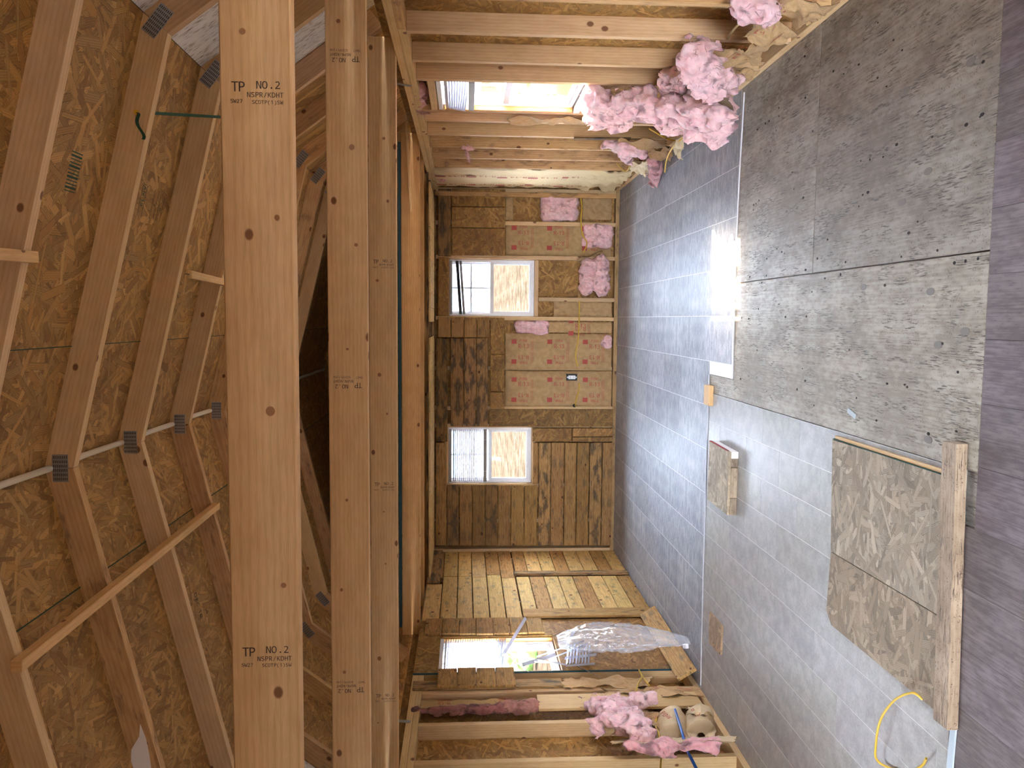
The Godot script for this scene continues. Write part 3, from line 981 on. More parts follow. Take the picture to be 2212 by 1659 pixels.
func make_left_wall():
	var l := structure("wall_left")
	pierced(l, "sheathing", 0, -W - STUD - 0.006, 0.012, Vector2(ZB - 0.1, -0.1), Vector2(ZF + 0.1, 1.9), LEFT_HOLES, M.osb, Color(0.98, 0.96, 0.92))
	bx(l, "top_plate", Vector3(-W, 1.836, ZB), Vector3(-W - STUD, 1.873, -5.3), M.pine, Color(0.95, 0.92, 0.8), 2)
	bx(l, "top_plate", Vector3(-W, 1.836, -5.296), Vector3(-W - STUD, 1.873, ZF), M.pine, Color(0.98, 0.95, 0.8), 2)
	bx(l, "top_plate", Vector3(-W, 1.798, ZB), Vector3(-W - STUD, 1.835, ZF), M.pine, Color(0.9, 0.88, 0.76), 2)
	bx(l, "bottom_plate", Vector3(-W, 0, ZB), Vector3(-W - STUD, 0.038, ZF), M.pine, Color(0.9, 0.86, 0.8), 2)
	var zs := []
	for k in range(-17, 10):
		var z := -4.15 - 0.4064 * k
		if z > -5.87 and z < -5.25 or z > -2.92 and z < -2.17 or z < -8.0:
			continue
		zs.append(z)
	zs.append_array([-5.235, -5.852, -2.18, -2.9])
	stud_row(l, -1.0, zs)
	for h in LEFT_HOLES:
		bx(l, "window_sill_board", Vector3(-W, h[1] - 0.045, h[0]), Vector3(-W - STUD, h[1] - 0.007, h[2]), M.pine, wood_tint())
		bx(l, "window_header", Vector3(-W, h[3] + 0.004, h[0]), Vector3(-W - STUD, h[3] + 0.042, h[2]), M.pine, wood_tint())
	bx(l, "window_jamb", Vector3(-W, 0.87, -5.85), Vector3(-W - STUD, 1.7, -5.834), M.pine, Color(1.0, 0.74, 0.45), 1)
	# wide board over the window bay, under the loose sheet
	bx(l, "wall_panel", Vector3(-W, 1.705, -6.17), Vector3(-W + 0.011, 1.872, -5.24), M.osb, Color(0.9, 0.9, 0.78), 2)
	bx(l, "wall_panel", Vector3(-W, 0.12, -6.17), Vector3(-W + 0.011, 0.865, -5.24), M.osb, Color(0.82, 0.74, 0.66), 2)
	bx(l, "wall_panel", Vector3(-W, 0.865, -6.17), Vector3(-W + 0.0108, 1.705, -5.85), M.osb, Color(0.9, 0.88, 0.78), 2)
	bx(l, "painted_edge", Vector3(-W, 0.12, -5.24), Vector3(-W + 0.0115, 1.87, -5.233), M.teal_paint, Color.WHITE, 1, 0.0)
	# upper pallet boards by the back corner, then the next lot nearer the camera
	var rows := [[1.729, 1.866], [1.594, 1.723], [1.464, 1.588], [1.33, 1.458], [1.199, 1.324], [1.069, 1.193]]
	var i := 0
	for y in rows:
		if i == 0:
			bx(l, "cladding_board", Vector3(-W, y[0], -8.03), Vector3(-W + 0.018, y[1] - 0.03, -7.21), M.pallet, Color(0.7, 0.66, 0.6), 2, 0.003)
			bx(l, "cladding_board", Vector3(-W + 0.019, y[0] + 0.02, -8.02), Vector3(-W + 0.037, y[1], -7.04), M.pallet_dark, Color(1.2, 1.15, 1.0), 2, 0.003)
		else:
			bx(l, "cladding_board", Vector3(-W, y[0], -8.03), Vector3(-W + rng.randf_range(0.015, 0.019), y[1], -7.245 + [0, 0, 0.0, 0.03, -0.03, 0.06][i]), M.pallet_window_lit if i < 4 else M.pallet, wood_tint(0.8, 1.0, 0.08) * Color(1, 0.94, 0.8), 2, 0.003)  # upper rows take the copy with window light in its colour
		bx(l, "cladding_board", Vector3(-W + 0.001, y[0], -7.235 + [0, 0, 0, 0.03, -0.03, 0.06][i] + (0.2 if i == 0 else 0.0)), Vector3(-W + rng.randf_range(0.016, 0.02), y[1] - 0.002, -6.185), M.pallet_window_lit, wood_tint(0.9, 1.0, 0.06) * Color(1, 0.97, 0.84), 2, 0.003)
		i += 1
	for y in [[1.7, 1.83], [1.57, 1.698], [1.442, 1.568], [1.31, 1.44], [1.18, 1.308], [1.053, 1.178], [0.925, 1.05]]:
		bx(l, "cladding_board", Vector3(-W + 0.011, y[0] + 0.001, -6.18), Vector3(-W + 0.029, y[1] - 0.001, -5.86 - rng.randf() * 0.012), M.pallet, wood_tint(0.75, 0.9, 0.06) * Color(1.0, 0.98, 0.82), 2, 0.003)
	# lower pallet boards, with a batten at each end
	var edges := [-0.001, 0.127, 0.26, 0.396, 0.534, 0.668, 0.799, 0.933, 1.055]
	for k in 8:
		bx(l, "cladding_board", Vector3(-W, edges[k] + 0.006, -8.03), Vector3(-W + 0.017, edges[k + 1], -7.3), M.pallet_window_lit if k % 3 != 1 else M.pallet, wood_tint(0.9, 1.0, 0.06) * Color(1, 0.92, 0.78), 2, 0.003)
		bx(l, "cladding_board", Vector3(-W, edges[k] + 0.006, -7.215), Vector3(-W + 0.017, edges[k + 1], -6.29), M.pallet_window_lit if k % 3 != 0 else M.pallet, wood_tint(0.82, 1.0, 0.06) * Color(1, 0.95, 0.84), 2, 0.003)
	bx(l, "batten", Vector3(-W + 0.017, 0.005, -7.32), Vector3(-W + 0.038, 1.075, -7.235), M.pallet_dark, Color(1.15, 1.1, 1.0), 1, 0.003)
	bx(l, "batten", Vector3(-W + 0.017, 0.005, -6.34), Vector3(-W + 0.038, 1.062, -6.175), M.pallet, Color(0.86, 0.84, 0.74), 1, 0.003)
	# short boards on the near side of the window
	for y in [[1.576, 1.703], [1.45, 1.574], [1.323, 1.448], [1.196, 1.321]]:
		bx(l, "cladding_board", Vector3(-W + 0.02, y[0] + 0.001, -5.255 + rng.randf() * 0.01), Vector3(-W + 0.038, y[1] - 0.001, -4.985), M.pallet, wood_tint(0.72, 0.85, 0.05) * Color(1.0, 0.98, 0.82), 2, 0.003)
	bx(l, "cladding_board", Vector3(-W, 0.89, -5.11), Vector3(-W + 0.019, 1.86, -5.0), M.pallet_dark, Color(0.95, 0.97, 0.95), 1, 0.003)
	# pale furring boards nearer still
	bx(l, "furring_board", Vector3(-W, 0.06, -4.885), Vector3(-W + 0.019, 1.075, -4.7), M.pine, Color(0.9, 0.86, 0.72), 1)

# ------------------------------------------------------------------ windows
# a single-hung vinyl window in its own frame of reference: u to the right, v up, facing +z
func window(called: String, at: Vector3, turn: float, w: float, h: float, muntins: bool):
	var o := structure(called)
	o.transform = Transform3D(Basis(Vector3.UP, turn), at)
	var f := 0.026
	var m: Material = M.white_plastic
	for s in [-1.0, 1.0]:
		bx(o, "window_frame", Vector3(s * w * 0.5, 0, -0.035), Vector3(s * (w * 0.5 - f), h, 0.03), m, Color(0.92, 0.94, 0.96))
	bx(o, "window_frame", Vector3(-w * 0.5 + f, 0, -0.035), Vector3(w * 0.5 - f, f, 0.03), m, Color(0.92, 0.94, 0.96))
	bx(o, "window_frame", Vector3(-w * 0.5 + f, h - f, -0.035), Vector3(w * 0.5 - f, h, 0.03), m, Color(0.92, 0.94, 0.96))
	var mid := h * 0.5
	bx(o, "meeting_rail", Vector3(-w * 0.5 + f, mid - 0.018, -0.028), Vector3(w * 0.5 - f, mid + 0.018, 0.02), m, Color(0.8, 0.83, 0.85))
	for s in [-1.0, 1.0]:
		bx(o, "sash_stile", Vector3(s * (w * 0.5 - f), mid + 0.018, -0.02), Vector3(s * (w * 0.5 - f - 0.02), h - f, 0.0), m, Color(0.9, 0.92, 0.94))
		bx(o, "sash_stile", Vector3(s * (w * 0.5 - f), f, 0.0), Vector3(s * (w * 0.5 - f - 0.02), mid - 0.018, 0.02), m, Color(0.9, 0.92, 0.94))
	bx(o, "sash_rail", Vector3(-w * 0.5 + f + 0.02, f, 0.0), Vector3(w * 0.5 - f - 0.02, f + 0.024, 0.02), m, Color(0.92, 0.94, 0.96))
	if muntins:
		var mu := (mid + 0.018 + h - f) * 0.5
		bx(o, "muntin", Vector3(-w * 0.5 + f + 0.02, mu - 0.009, -0.014), Vector3(w * 0.5 - f - 0.02, mu + 0.009, -0.006), m, Color(0.85, 0.86, 0.84))
		bx(o, "muntin", Vector3(-0.009, mid + 0.018, -0.0135), Vector3(0.009, h - f, -0.0065), m, Color(0.85, 0.86, 0.84))
	bx(o, "glass_pane", Vector3(-w * 0.5 + f + 0.02, mid + 0.018, -0.011), Vector3(w * 0.5 - f - 0.02, h - f, -0.009), M.glass, Color.WHITE, 0, 0.0)
	bx(o, "glass_pane", Vector3(-w * 0.5 + f + 0.02, f + 0.024, 0.008), Vector3(w * 0.5 - f - 0.02, mid - 0.018, 0.01), M.glass, Color.WHITE, 0, 0.0)
	bx(o, "outer_sill", Vector3(-w * 0.5 - 0.02, -0.03, -0.07), Vector3(w * 0.5 + 0.02, 0.012, -0.036), M.red_paint)

func make_windows():  # the second window of each side wall is unseen, added for its daylight
	for i in 2:
		var h: Array = BACK_HOLES[i]
		window("window_%d" % (i + 1), Vector3((h[0] + h[2]) * 0.5, h[1], ZB - 0.06), 0.0, h[2] - h[0], h[3] - h[1], true)
	for i in 2:
		var h: Array = RIGHT_HOLES[i]
		window("window_%d" % (3 + i), Vector3(W + 0.06, h[1], (h[0] + h[2]) * 0.5), -PI / 2, h[2] - h[0], h[3] - h[1], i == 0)
	for i in 2:
		var h: Array = LEFT_HOLES[i]
		window("window_%d" % (5 + i), Vector3(-W - 0.06, h[1], (h[0] + h[2]) * 0.5), PI / 2, h[2] - h[0], h[3] - h[1], i == 0)

# ------------------------------------------------------------------ outside
func make_outside():
	var g := put(self, "ground", board_mesh(Vector3(240, 0.2, 240), Color.WHITE, 0, 0.0), M.soil, Transform3D(Basis.IDENTITY, Vector3(0, -0.75, 0)))
	g.set_meta("kind", "structure")
	# a pale building far behind the back windows
	var b := base("far_building", Vector3(1.0, -0.65, -70))
	tag(b, "pale long building far off behind the back windows", "building")
	bx(b, "wall", Vector3(-16, 0, -4), Vector3(16, 2.9, 0), M.siding, Color.WHITE, 0, 0.0)
	prism(b, "roof", [Vector2(-16.5, 2.9), Vector2(16.5, 2.9), Vector2(15.5, 4.3), Vector2(-15.5, 4.3)], -4.4, 0.4, M.roof_metal)
	for i in 5:
		bx(b, "doorway", Vector3(-13 + i * 6, 0.1, 0), Vector3(-10.5 + i * 6, 2.3, 0.05), M.grey_plastic, Color(0.9, 0.95, 1.0), 0, 0.0)
	# bushes by the side windows
	var k := 0
	for p in [[Vector3(3.75, -0.65, -11.2), 1.0, "green bush filling the view through the right window"], [Vector3(4.75, -0.65, -14.6), 1.25, "taller green bush behind the one seen through the right window"], [Vector3(-10.3, -0.65, -25), 0.7, "small green bush outside the left window"], [Vector3(-9.2, -0.65, -23.5), 0.5, "low green tuft outside the left window"]]:
		var c: Vector3 = p[0]
		var r: float = p[1]
		var o := lump(self, "bush", [[c + Vector3(-r * 0.8, r * 0.4, 0), c + Vector3(r * 0.8, r * 0.5, 0), r * 0.6, r * 0.5], [c + Vector3(0, r * 0.4, -r * 0.4), c + Vector3(r * 0.2, r * 1.0, r * 0.3), r * 0.6, r * 0.45]], M.leaf, 300 + k, 0.07, 0.22, 3.0, 0.3, Color(1, 1, 1), Color(0.5, 0.62, 0.3))
		tag(o, p[2], "bush")
		k += 1

# ------------------------------------------------------------------ ceiling joists
func stamp(parent: Node, at: Vector3, upside: bool, s := 1.0):
	# grade stamp printed across the board: the letters run from its top edge to its bottom edge
	var b := Basis(Vector3(0, -1, 0), Vector3(1, 0, 0), Vector3(0, 0, 1))
	if upside:
		b = Basis(Vector3(0, 1, 0), Vector3(-1, 0, 0), Vector3(0, 0, 1))
	for t in [["TP", -0.034, 0.004, 0.019, false], ["NO.2", 0.024, 0.008, 0.0145, true], ["NSPR/KDHT", 0.018, -0.011, 0.0095, true], ["SW27", -0.038, -0.024, 0.0072, true], ["SCOTP(1)SW", 0.022, -0.025, 0.0072, true]]:
		letters(parent, "grade_stamp", t[0], t[3] * s, Transform3D(b, at + b * Vector3(t[1] * s, t[2] * s, 0.0002)), M.ink, t[4])

func make_joists():
	var info := [
		[-1.65, "wide pale ceiling joist nearest the camera, stamped twice", M.pine, Color(0.98, 0.95, 0.89)],
		[-2.87, "second ceiling joist from the camera, with upside-down stamps", M.pine, Color(0.98, 0.95, 0.89)],
		[-4.09, "third ceiling joist from the camera, close behind the second", M.pine, Color(0.98, 0.95, 0.89)],
		[-6.15, "orange ceiling joist carrying the dark front edge of the loft deck", M.pine_amber, Color.WHITE],
		[-6.76, "orange loft joist just behind the loft deck's front joist", M.pine_amber, Color.WHITE],
		[-7.37, "orange loft joist over the bright ceiling boards", M.pine_amber, Color.WHITE],
		[-7.98, "loft joist against the back wall above the ceiling boards", M.pine_amber, Color.WHITE]]
	var stamps := [
		[[1.05, false], [-0.1, false]],
		[[Vector3(1.437, 1.929, -2.87), true], [Vector3(0.314, 1.93, -2.87), true], [Vector3(-0.802, 1.939, -2.87), true]],
		[[Vector3(0.825, 1.94, -4.09), false], [Vector3(-0.303, 1.941, -4.09), false], [Vector3(-1.423, 1.951, -4.09), false]]]
	stamps[0] = [[Vector3(0.996, 1.949, -1.65), false], [Vector3(-0.148, 1.944, -1.65), false]]
	for i in info.size():
		var z: float = info[i][0]
		var o := base("ceiling_joist", Vector3(0, 1.873, z))
		tag(o, info[i][1], "joist", "ceiling joists")
		bx(o, "timber", Vector3(-1.92, 0, -0.038), Vector3(1.92, 0.139, 0), info[i][2], info[i][3], 0, 0.003)
		if i < 3:
			for s in stamps[i]:
				var p: Vector3 = s[0]
				stamp(o, Vector3(p.x, 0.069, 0.0), s[1])
			# knots in the face, a pair here and there
			for k in 9:
				var c := CylinderMesh.new()
				c.top_radius = rng.randf_range(0.004, 0.010)
				c.bottom_radius = c.top_radius
				c.height = 0.0009
				c.radial_segments = 12
				c.rings = 1
				put(o, "knot", c, M.knot, Transform3D(Basis(Vector3.RIGHT, PI / 2).scaled(Vector3(rng.randf_range(0.8, 1.2), 1, 1)), Vector3(-1.6 + k * 0.37 + rng.randf() * 0.2, rng.randf_range(0.03, 0.11), 0.0002)))
	# far ceiling boards under the loft, side by side, one missing
	var cl := base("board_ceiling", Vector3(0, 1.836, -7.6))
	tag(cl, "row of pale pallet boards lining the ceiling at the back wall", "ceiling boards")
	for s in [-7.18, -7.62, -8.0]:
		bx(cl, "furring_strip", Vector3(-1.82, 0.019, s + 7.6 - 0.03), Vector3(1.82, 0.036, s + 7.6 + 0.01), M.pallet_dark, Color(0.8, 0.8, 0.8), 0)
	var x := -1.82
	var i := 0
	while x < 1.7:
		var w := rng.randf_range(0.125, 0.15)
		if not (x > 0.28 and x < 0.42):
			bx(cl, "ceiling_board", Vector3(x + 0.002, 0.0, ZB + 7.6 + 0.02), Vector3(minf(x + w, 1.82), rng.randf_range(0.016, 0.018), 0.45 + rng.randf_range(-0.02, 0.02)), M.pallet_window_lit, wood_tint(0.95, 1.0, 0.04), 2, 0.002)
		x += w
		i += 1

# ------------------------------------------------------------------ loose timber and strap under the roof
func slope_point(x: float, below: float, z: float) -> Vector3:
	return Vector3(x, 2.94 - 0.245 * absf(x) - below, z)

func make_roof_bits():
	var o := base("furring_strip", Vector3(-0.44, 2.8, -2.3))
	tag(o, "long pale wooden strip nailed under the left roof slope", "strip")
	bar(o, "timber", slope_point(-0.455, 0.018, -2.31) - o.position, slope_point(-0.43, 0.018, -4.2) - o.position, 0.034, 0.034, Vector3.UP, M.pine, Color(1, 0.9, 0.7))
	o = base("stick", Vector3(0.7, 2.75, -2.2))
	tag(o, "short pale stick under the right roof slope, at the left edge of the photo", "stick")
	bar(o, "timber", slope_point(0.7, 0.012, -1.9) - o.position, slope_point(0.714, 0.012, -2.39) - o.position, 0.034, 0.02, Vector3.RIGHT, M.pine, Color(1, 0.93, 0.75))
	o = base("stick", Vector3(0.73, 2.75, -3.7))
	tag(o, "broken pale stick with a nail under the right roof slope", "stick")
	bar(o, "timber", slope_point(0.735, 0.012, -3.67) - o.position, slope_point(0.716, 0.012, -4.5) - o.position, 0.034, 0.02, Vector3.RIGHT, M.pine, Color(1, 0.93, 0.75))
	tube(o, "nail", [slope_point(0.735, 0.004, -3.63) - o.position, slope_point(0.735, 0.012, -3.7) - o.position], 0.002, M.tooth)
	# green strap: one length drawn tight, the free end hanging from the nail
	var st := base("strap", Vector3(1.259, 2.68, -2.955))
	tag(st, "dark green strap nailed to a right-hand rafter, its end dangling", "strap")
	var a := st.position
	var c: Vector3 = Vector3(1.331, 2.486, -3.3)
	bar(st, "webbing", Vector3(0, 0, 0.003), c - a, 0.011, 0.002, Vector3(1, 0.2, 0), M.strap)
	sheet(st, "loose_end", 2, 14, func(u: float, v: float): return Vector3(-v * 0.085 + 0.01 * sin(v * 5.0), -0.02 * v - 0.008 * sin(v * 9.0), 0.006 + 0.006 * sin(v * 7.0)) + Vector3(0.1, 1, 0).normalized() * (u - 0.5) * 0.012, M.strap)
	var d := CylinderMesh.new()
	d.top_radius = 0.009; d.bottom_radius = 0.009; d.height = 0.003; d.radial_segments = 12
	put(st, "washer", d, M.yellow_wire, Transform3D(Basis(Vector3.RIGHT, PI / 2), Vector3(0, 0, 0.006))).set_meta("label", "brass washer")
	# thin splinter board leaning on the orange loft joist
	o = base("lath", Vector3(1.7, 1.88, -6.1))
	tag(o, "thin pale lath leaning across the orange loft joist", "lath")
	bar(o, "timber", Vector3(1.997, 1.971, -6.12) - o.position, Vector3(1.337, 1.936, -6.12) - o.position, 0.016, 0.008, Vector3.UP, M.pine, Color(1, 0.95, 0.85))
	for e in [[Vector3(1.829, 1.906, -4.562), Vector3(1.827, 1.833, -4.593), "small galvanised tie strap on the right top plate"], [Vector3(-1.829, 1.93, -4.622), Vector3(-1.827, 1.847, -4.604), "small galvanised tie strap on the left top plate"]]:
		var tp := base("tie_strap", e[0])
		tag(tp, e[2], "bracket")
		bar(tp, "steel_strap", Vector3.ZERO, e[1] - e[0], 0.03, 0.002, Vector3(0, 0, 1), M.steel)
	# printed marks on the decking, right slope, then left
	var dn := Vector3(-0.238, -0.971, 0)
	var ce: Node = get_node("ceiling")
	var bas := Basis(Vector3(-0.971, 0.238, 0), Vector3(0, 0, 1).cross(Vector3.ZERO), dn)
	bas.x = Vector3(-0.971, 0.238, 0)
	bas.y = bas.z.cross(bas.x)
	for t in [["JAN 19", 1.02, -3.28, 0.022, M.ink_green], ["7", 1.0, -3.4, 0.022, M.ink], ["n", 0.99, -3.47, 0.018, M.ink]]:
		letters(ce, "panel_print", t[0], t[3], Transform3D(bas, Vector3(t[1], 3.04 - 0.245 * t[1] - 0.0006, t[2])), t[4])
	# bar-code patches, too worn to read, and the thin boxes round the dates
	for e in [[1.07, -2.72, 12], [0.93, -3.82, 8]]:
		for i in int(e[2]):
			var x: float = e[0] - i * 0.011
			put(ce, "panel_print", board_mesh(Vector3([0.004, 0.007, 0.003][i % 3], 0.07, 0.0006), Color.WHITE, 0, 0.0), M.ink_green, Transform3D(bas, Vector3(x, 3.04 - 0.245 * x - 0.0006, e[1])))
	for e in [[1.0, -3.28, 0.12], [1.0, -3.4, 0.12], [0.99, -3.47, 0.1]]:
		for t in [-0.02, 0.02]:
			put(ce, "panel_print", board_mesh(Vector3(e[2], 0.0022, 0.0006), Color.WHITE, 0, 0.0), M.ink, Transform3D(bas, Vector3(e[0], 3.04 - 0.245 * e[0] - 0.0006, e[1] + t)))
	var lb := Basis(Vector3(-0.971, -0.238, 0), Vector3.ZERO, Vector3(0.238, -0.971, 0))
	lb.y = lb.z.cross(lb.x)
	for t in [["SFI", -1.0, -3.3, 0.026, M.ink], ["DEC 18", -0.86, -3.92, 0.03, M.ink], ["4", -0.92, -4.0, 0.03, M.ink]]:
		letters(ce, "panel_print", t[0], t[3], Transform3D(lb, Vector3(t[1], 3.04 - 0.245 * absf(t[1]) - 0.0006, t[2])), t[4])
	# white paint daubs on rafters
	var blob := func(c2: Vector3, pts: Array):
		var st2 := SurfaceTool.new()
		st2.begin(Mesh.PRIMITIVE_TRIANGLES)
		for i in pts.size():
			var p: Vector2 = pts[i]
			var q: Vector2 = pts[(i + 1) % pts.size()]
			tri(st2, Vector3.ZERO, Vector3(p.x, p.y, 0), Vector3(q.x, q.y, 0), Vector3(0, 0, 1), Vector2.ZERO, Vector2.ZERO, Vector2.ZERO)
		put(ce, "paint_daub", st2.commit(), M.white_paint, Transform3D(Basis.IDENTITY, c2))
	blob.call(Vector3(-1.081, 2.732, -2.956), [Vector2(0.12, 0.0), Vector2(0.07, 0.005), Vector2(0.02, 0.035), Vector2(-0.06, 0.04), Vector2(-0.1, 0.02), Vector2(-0.1, -0.04), Vector2(0.0, -0.03), Vector2(0.06, -0.02)])

# ------------------------------------------------------------------ blinds
func slat(parent: Node, called: String, at: Vector3, b: Basis, length: float, mat: Material, tint := Color.WHITE):
	var key := "slat %.2f" % length
	if not used.has(key):
		var st := SurfaceTool.new()
		st.begin(Mesh.PRIMITIVE_TRIANGLES)
		st.set_color(Color.WHITE)
		for i in 4:           # a shallow crown across its 25 mm
			var a0 := -0.0125 + i * 0.00625
			var a1 := a0 + 0.00625
			var y0 := 0.002 * (1.0 - pow(a0 / 0.0125, 2.0))
			var y1 := 0.002 * (1.0 - pow(a1 / 0.0125, 2.0))
			for s in [0.0, -0.0007]:
				var n := Vector3(0, 1, 0) if s == 0.0 else Vector3(0, -1, 0)
				var p := [Vector3(-length * 0.5, y0 + s, a0), Vector3(length * 0.5, y0 + s, a0), Vector3(length * 0.5, y1 + s, a1), Vector3(-length * 0.5, y1 + s, a1)]
				tri(st, p[0], p[1], p[2], n, Vector2.ZERO, Vector2.ZERO, Vector2.ZERO)
				tri(st, p[0], p[2], p[3], n, Vector2.ZERO, Vector2.ZERO, Vector2.ZERO)
		used[key] = st.commit()
	return put(parent, called, used[key], mat, Transform3D(b, at))

func make_blinds():
	# back right window: drawn up and hanging askew
	var h: Array = BACK_HOLES[0]
	var o := base("window_blind", Vector3((h[0] + h[2]) * 0.5, h[3] - 0.03, ZB - 0.012))
	tag(o, "grey bundled blind hanging askew at the top of the back right window", "blind")
	var w: float = h[2] - h[0] - 0.03
	bx(o, "head_rail", Vector3(-w * 0.5, 0.0, -0.012), Vector3(w * 0.5, 0.025, 0.012), M.grey_plastic, Color(1, 1, 1))
	for i in 14:
		slat(o, "slat", Vector3(0, -0.05 - i * 0.0022, 0.0), Basis(Vector3(0, 0, 1), 0.07), w, M.grey_plastic)
	bx(o, "bottom_rail", Vector3(-w * 0.5, -0.024, -0.014), Vector3(w * 0.5, 0.0, 0.014), M.grey_plastic, Color(0.6, 0.58, 0.56)).transform = Transform3D(Basis(Vector3(0, 0, 1), 0.07), Vector3(0, -0.098, 0))
	for s in [-0.3, 0.3]:
		tube(o, "cord", [Vector3(s * w, 0, 0.013), Vector3(s * w, -0.1, 0.013)], 0.0012, M.white_plastic)
	# back left window: let down over the upper sash
	h = BACK_HOLES[1]
	o = base("window_blind", Vector3((h[0] + h[2]) * 0.5, h[3] - 0.03, ZB - 0.012))
	tag(o, "white slatted blind let down over the upper half of the back left window", "blind")
	w = h[2] - h[0] - 0.03
	bx(o, "head_rail", Vector3(-w * 0.5, 0.0, -0.012), Vector3(w * 0.5, 0.025, 0.012), M.grey_plastic)
	for i in 15:
		slat(o, "slat", Vector3(0, -0.02 - i * 0.0205, 0.0), Basis(Vector3(1, 0, 0), 0.5), w, M.slat)
	bx(o, "bottom_rail", Vector3(-w * 0.5, -0.355, -0.012), Vector3(w * 0.5, -0.32, 0.012), M.grey_plastic, Color(0.85, 0.83, 0.8))
	for s in [-0.3, 0.3]:
		tube(o, "cord", [Vector3(s * w, 0, 0.013), Vector3(s * w, -0.37, 0.013)], 0.0012, M.white_plastic)
	# right window: sagging at the top
	h = RIGHT_HOLES[0]
	o = base("window_blind", Vector3(W + 0.012, h[3] - 0.03, (h[0] + h[2]) * 0.5), Basis(Vector3.UP, -PI / 2))
	tag(o, "white blind with sagging slats at the top of the right window", "blind")
	w = h[2] - h[0] - 0.03
	bx(o, "head_rail", Vector3(-w * 0.5, 0.0, -0.012), Vector3(w * 0.5, 0.025, 0.012), M.white_plastic)
	for i in 9:
		slat(o, "slat", Vector3(0, -0.025 - i * 0.014, 0.0), Basis(Vector3(1, 0, 0), 0.9) * Basis(Vector3(0, 0, 1), -0.02 * i * 0.4), w, M.slat)
	bx(o, "bottom_rail", Vector3(-w * 0.5, -0.19, -0.014), Vector3(w * 0.5, -0.155, 0.014), M.grey_plastic, Color(0.75, 0.75, 0.74))
	# left window: upper slats still up, lower ones broken loose
	h = LEFT_HOLES[0]
	o = base("window_blind", Vector3(-W - 0.012, h[3] - 0.03, (h[0] + h[2]) * 0.5), Basis(Vector3.UP, PI / 2))
	tag(o, "white slatted blind hanging in the upper half of the left window", "blind")
	w = h[2] - h[0] - 0.02
	bx(o, "head_rail", Vector3(-w * 0.5, 0.0, -0.012), Vector3(w * 0.5, 0.025, 0.012), M.white_plastic)
	for i in 26:
		slat(o, "slat", Vector3(0, -0.015 - i * 0.0165, 0.0), Basis(Vector3(0, 0, 1), -0.004 * i) * Basis(Vector3(1, 0, 0), 0.66), w, M.slat)
	for s in [-0.35, 0.35]:
		tube(o, "cord", [Vector3(s * w, 0, 0.013), Vector3(s * w, -0.42, 0.013)], 0.0012, M.white_plastic)
	o = base("blind_bundle", Vector3(-1.77, 0.754, -5.374))
	tag(o, "fallen white blind with broken slats fanned across the left window's lower half", "blind")
	# broken slats fanned out of it: from, to
	for e in [
		[Vector3(-1.77, 1.051, -6.088), Vector3(-1.8, 1.26, -5.456)],
		[Vector3(-1.8, 1.251, -5.518), Vector3(-1.81, 1.103, -5.219)],
		[Vector3(-1.73, 0.677, -5.523), Vector3(-1.78, 1.026, -5.385)],
		[Vector3(-1.72, 0.656, -5.449), Vector3(-1.78, 0.951, -5.336)],
		[Vector3(-1.79, 1.185, -5.422), Vector3(-1.77, 0.847, -5.22)],
		[Vector3(-1.8, 1.156, -5.36), Vector3(-1.76, 0.884, -5.228)],
		[Vector3(-1.78, 1.138, -5.254), Vector3(-1.79, 0.892, -5.434)],
		[Vector3(-1.79, 0.783, -5.278), Vector3(-1.78, 0.649, -5.051)],
		[Vector3(-1.77, 0.841, -5.324), Vector3(-1.78, 0.61, -5.399)],
		[Vector3(-1.78, 0.846, -5.228), Vector3(-1.77, 0.648, -5.227)],
		[Vector3(-1.73, 0.721, -5.713), Vector3(-1.77, 0.811, -5.51)]]:
		var a: Vector3 = e[0]
		var b: Vector3 = e[1]
		var x := (b - a).normalized()
		var z := x.cross(Vector3(0.3, 0.8, 0.5)).normalized()
		var n := z.cross(x)
		n = Basis(x, 1.2) * n
		slat(o, "slat", (a + b) * 0.5 - o.position, Basis(x, n, x.cross(n)), a.distance_to(b), M.slat)
	for i in 8:
		var a: Vector3 = Vector3(-1.74, 0.798, -5.462)
		var b: Vector3 = Vector3(-1.79, 0.835, -5.265)
		var off := Vector3(0.004 * (i % 3), -0.021 * i, 0.006 * (i % 2))
		var x := (b - a).normalized()
		var n := Basis(x, 0.9) * Vector3(1, 0.1, 0)
		n = (n - x * n.dot(x)).normalized()
		slat(o, "slat", (a + b) * 0.5 + off - o.position, Basis(x, n, x.cross(n)), a.distance_to(b) * 0.95, M.slat)

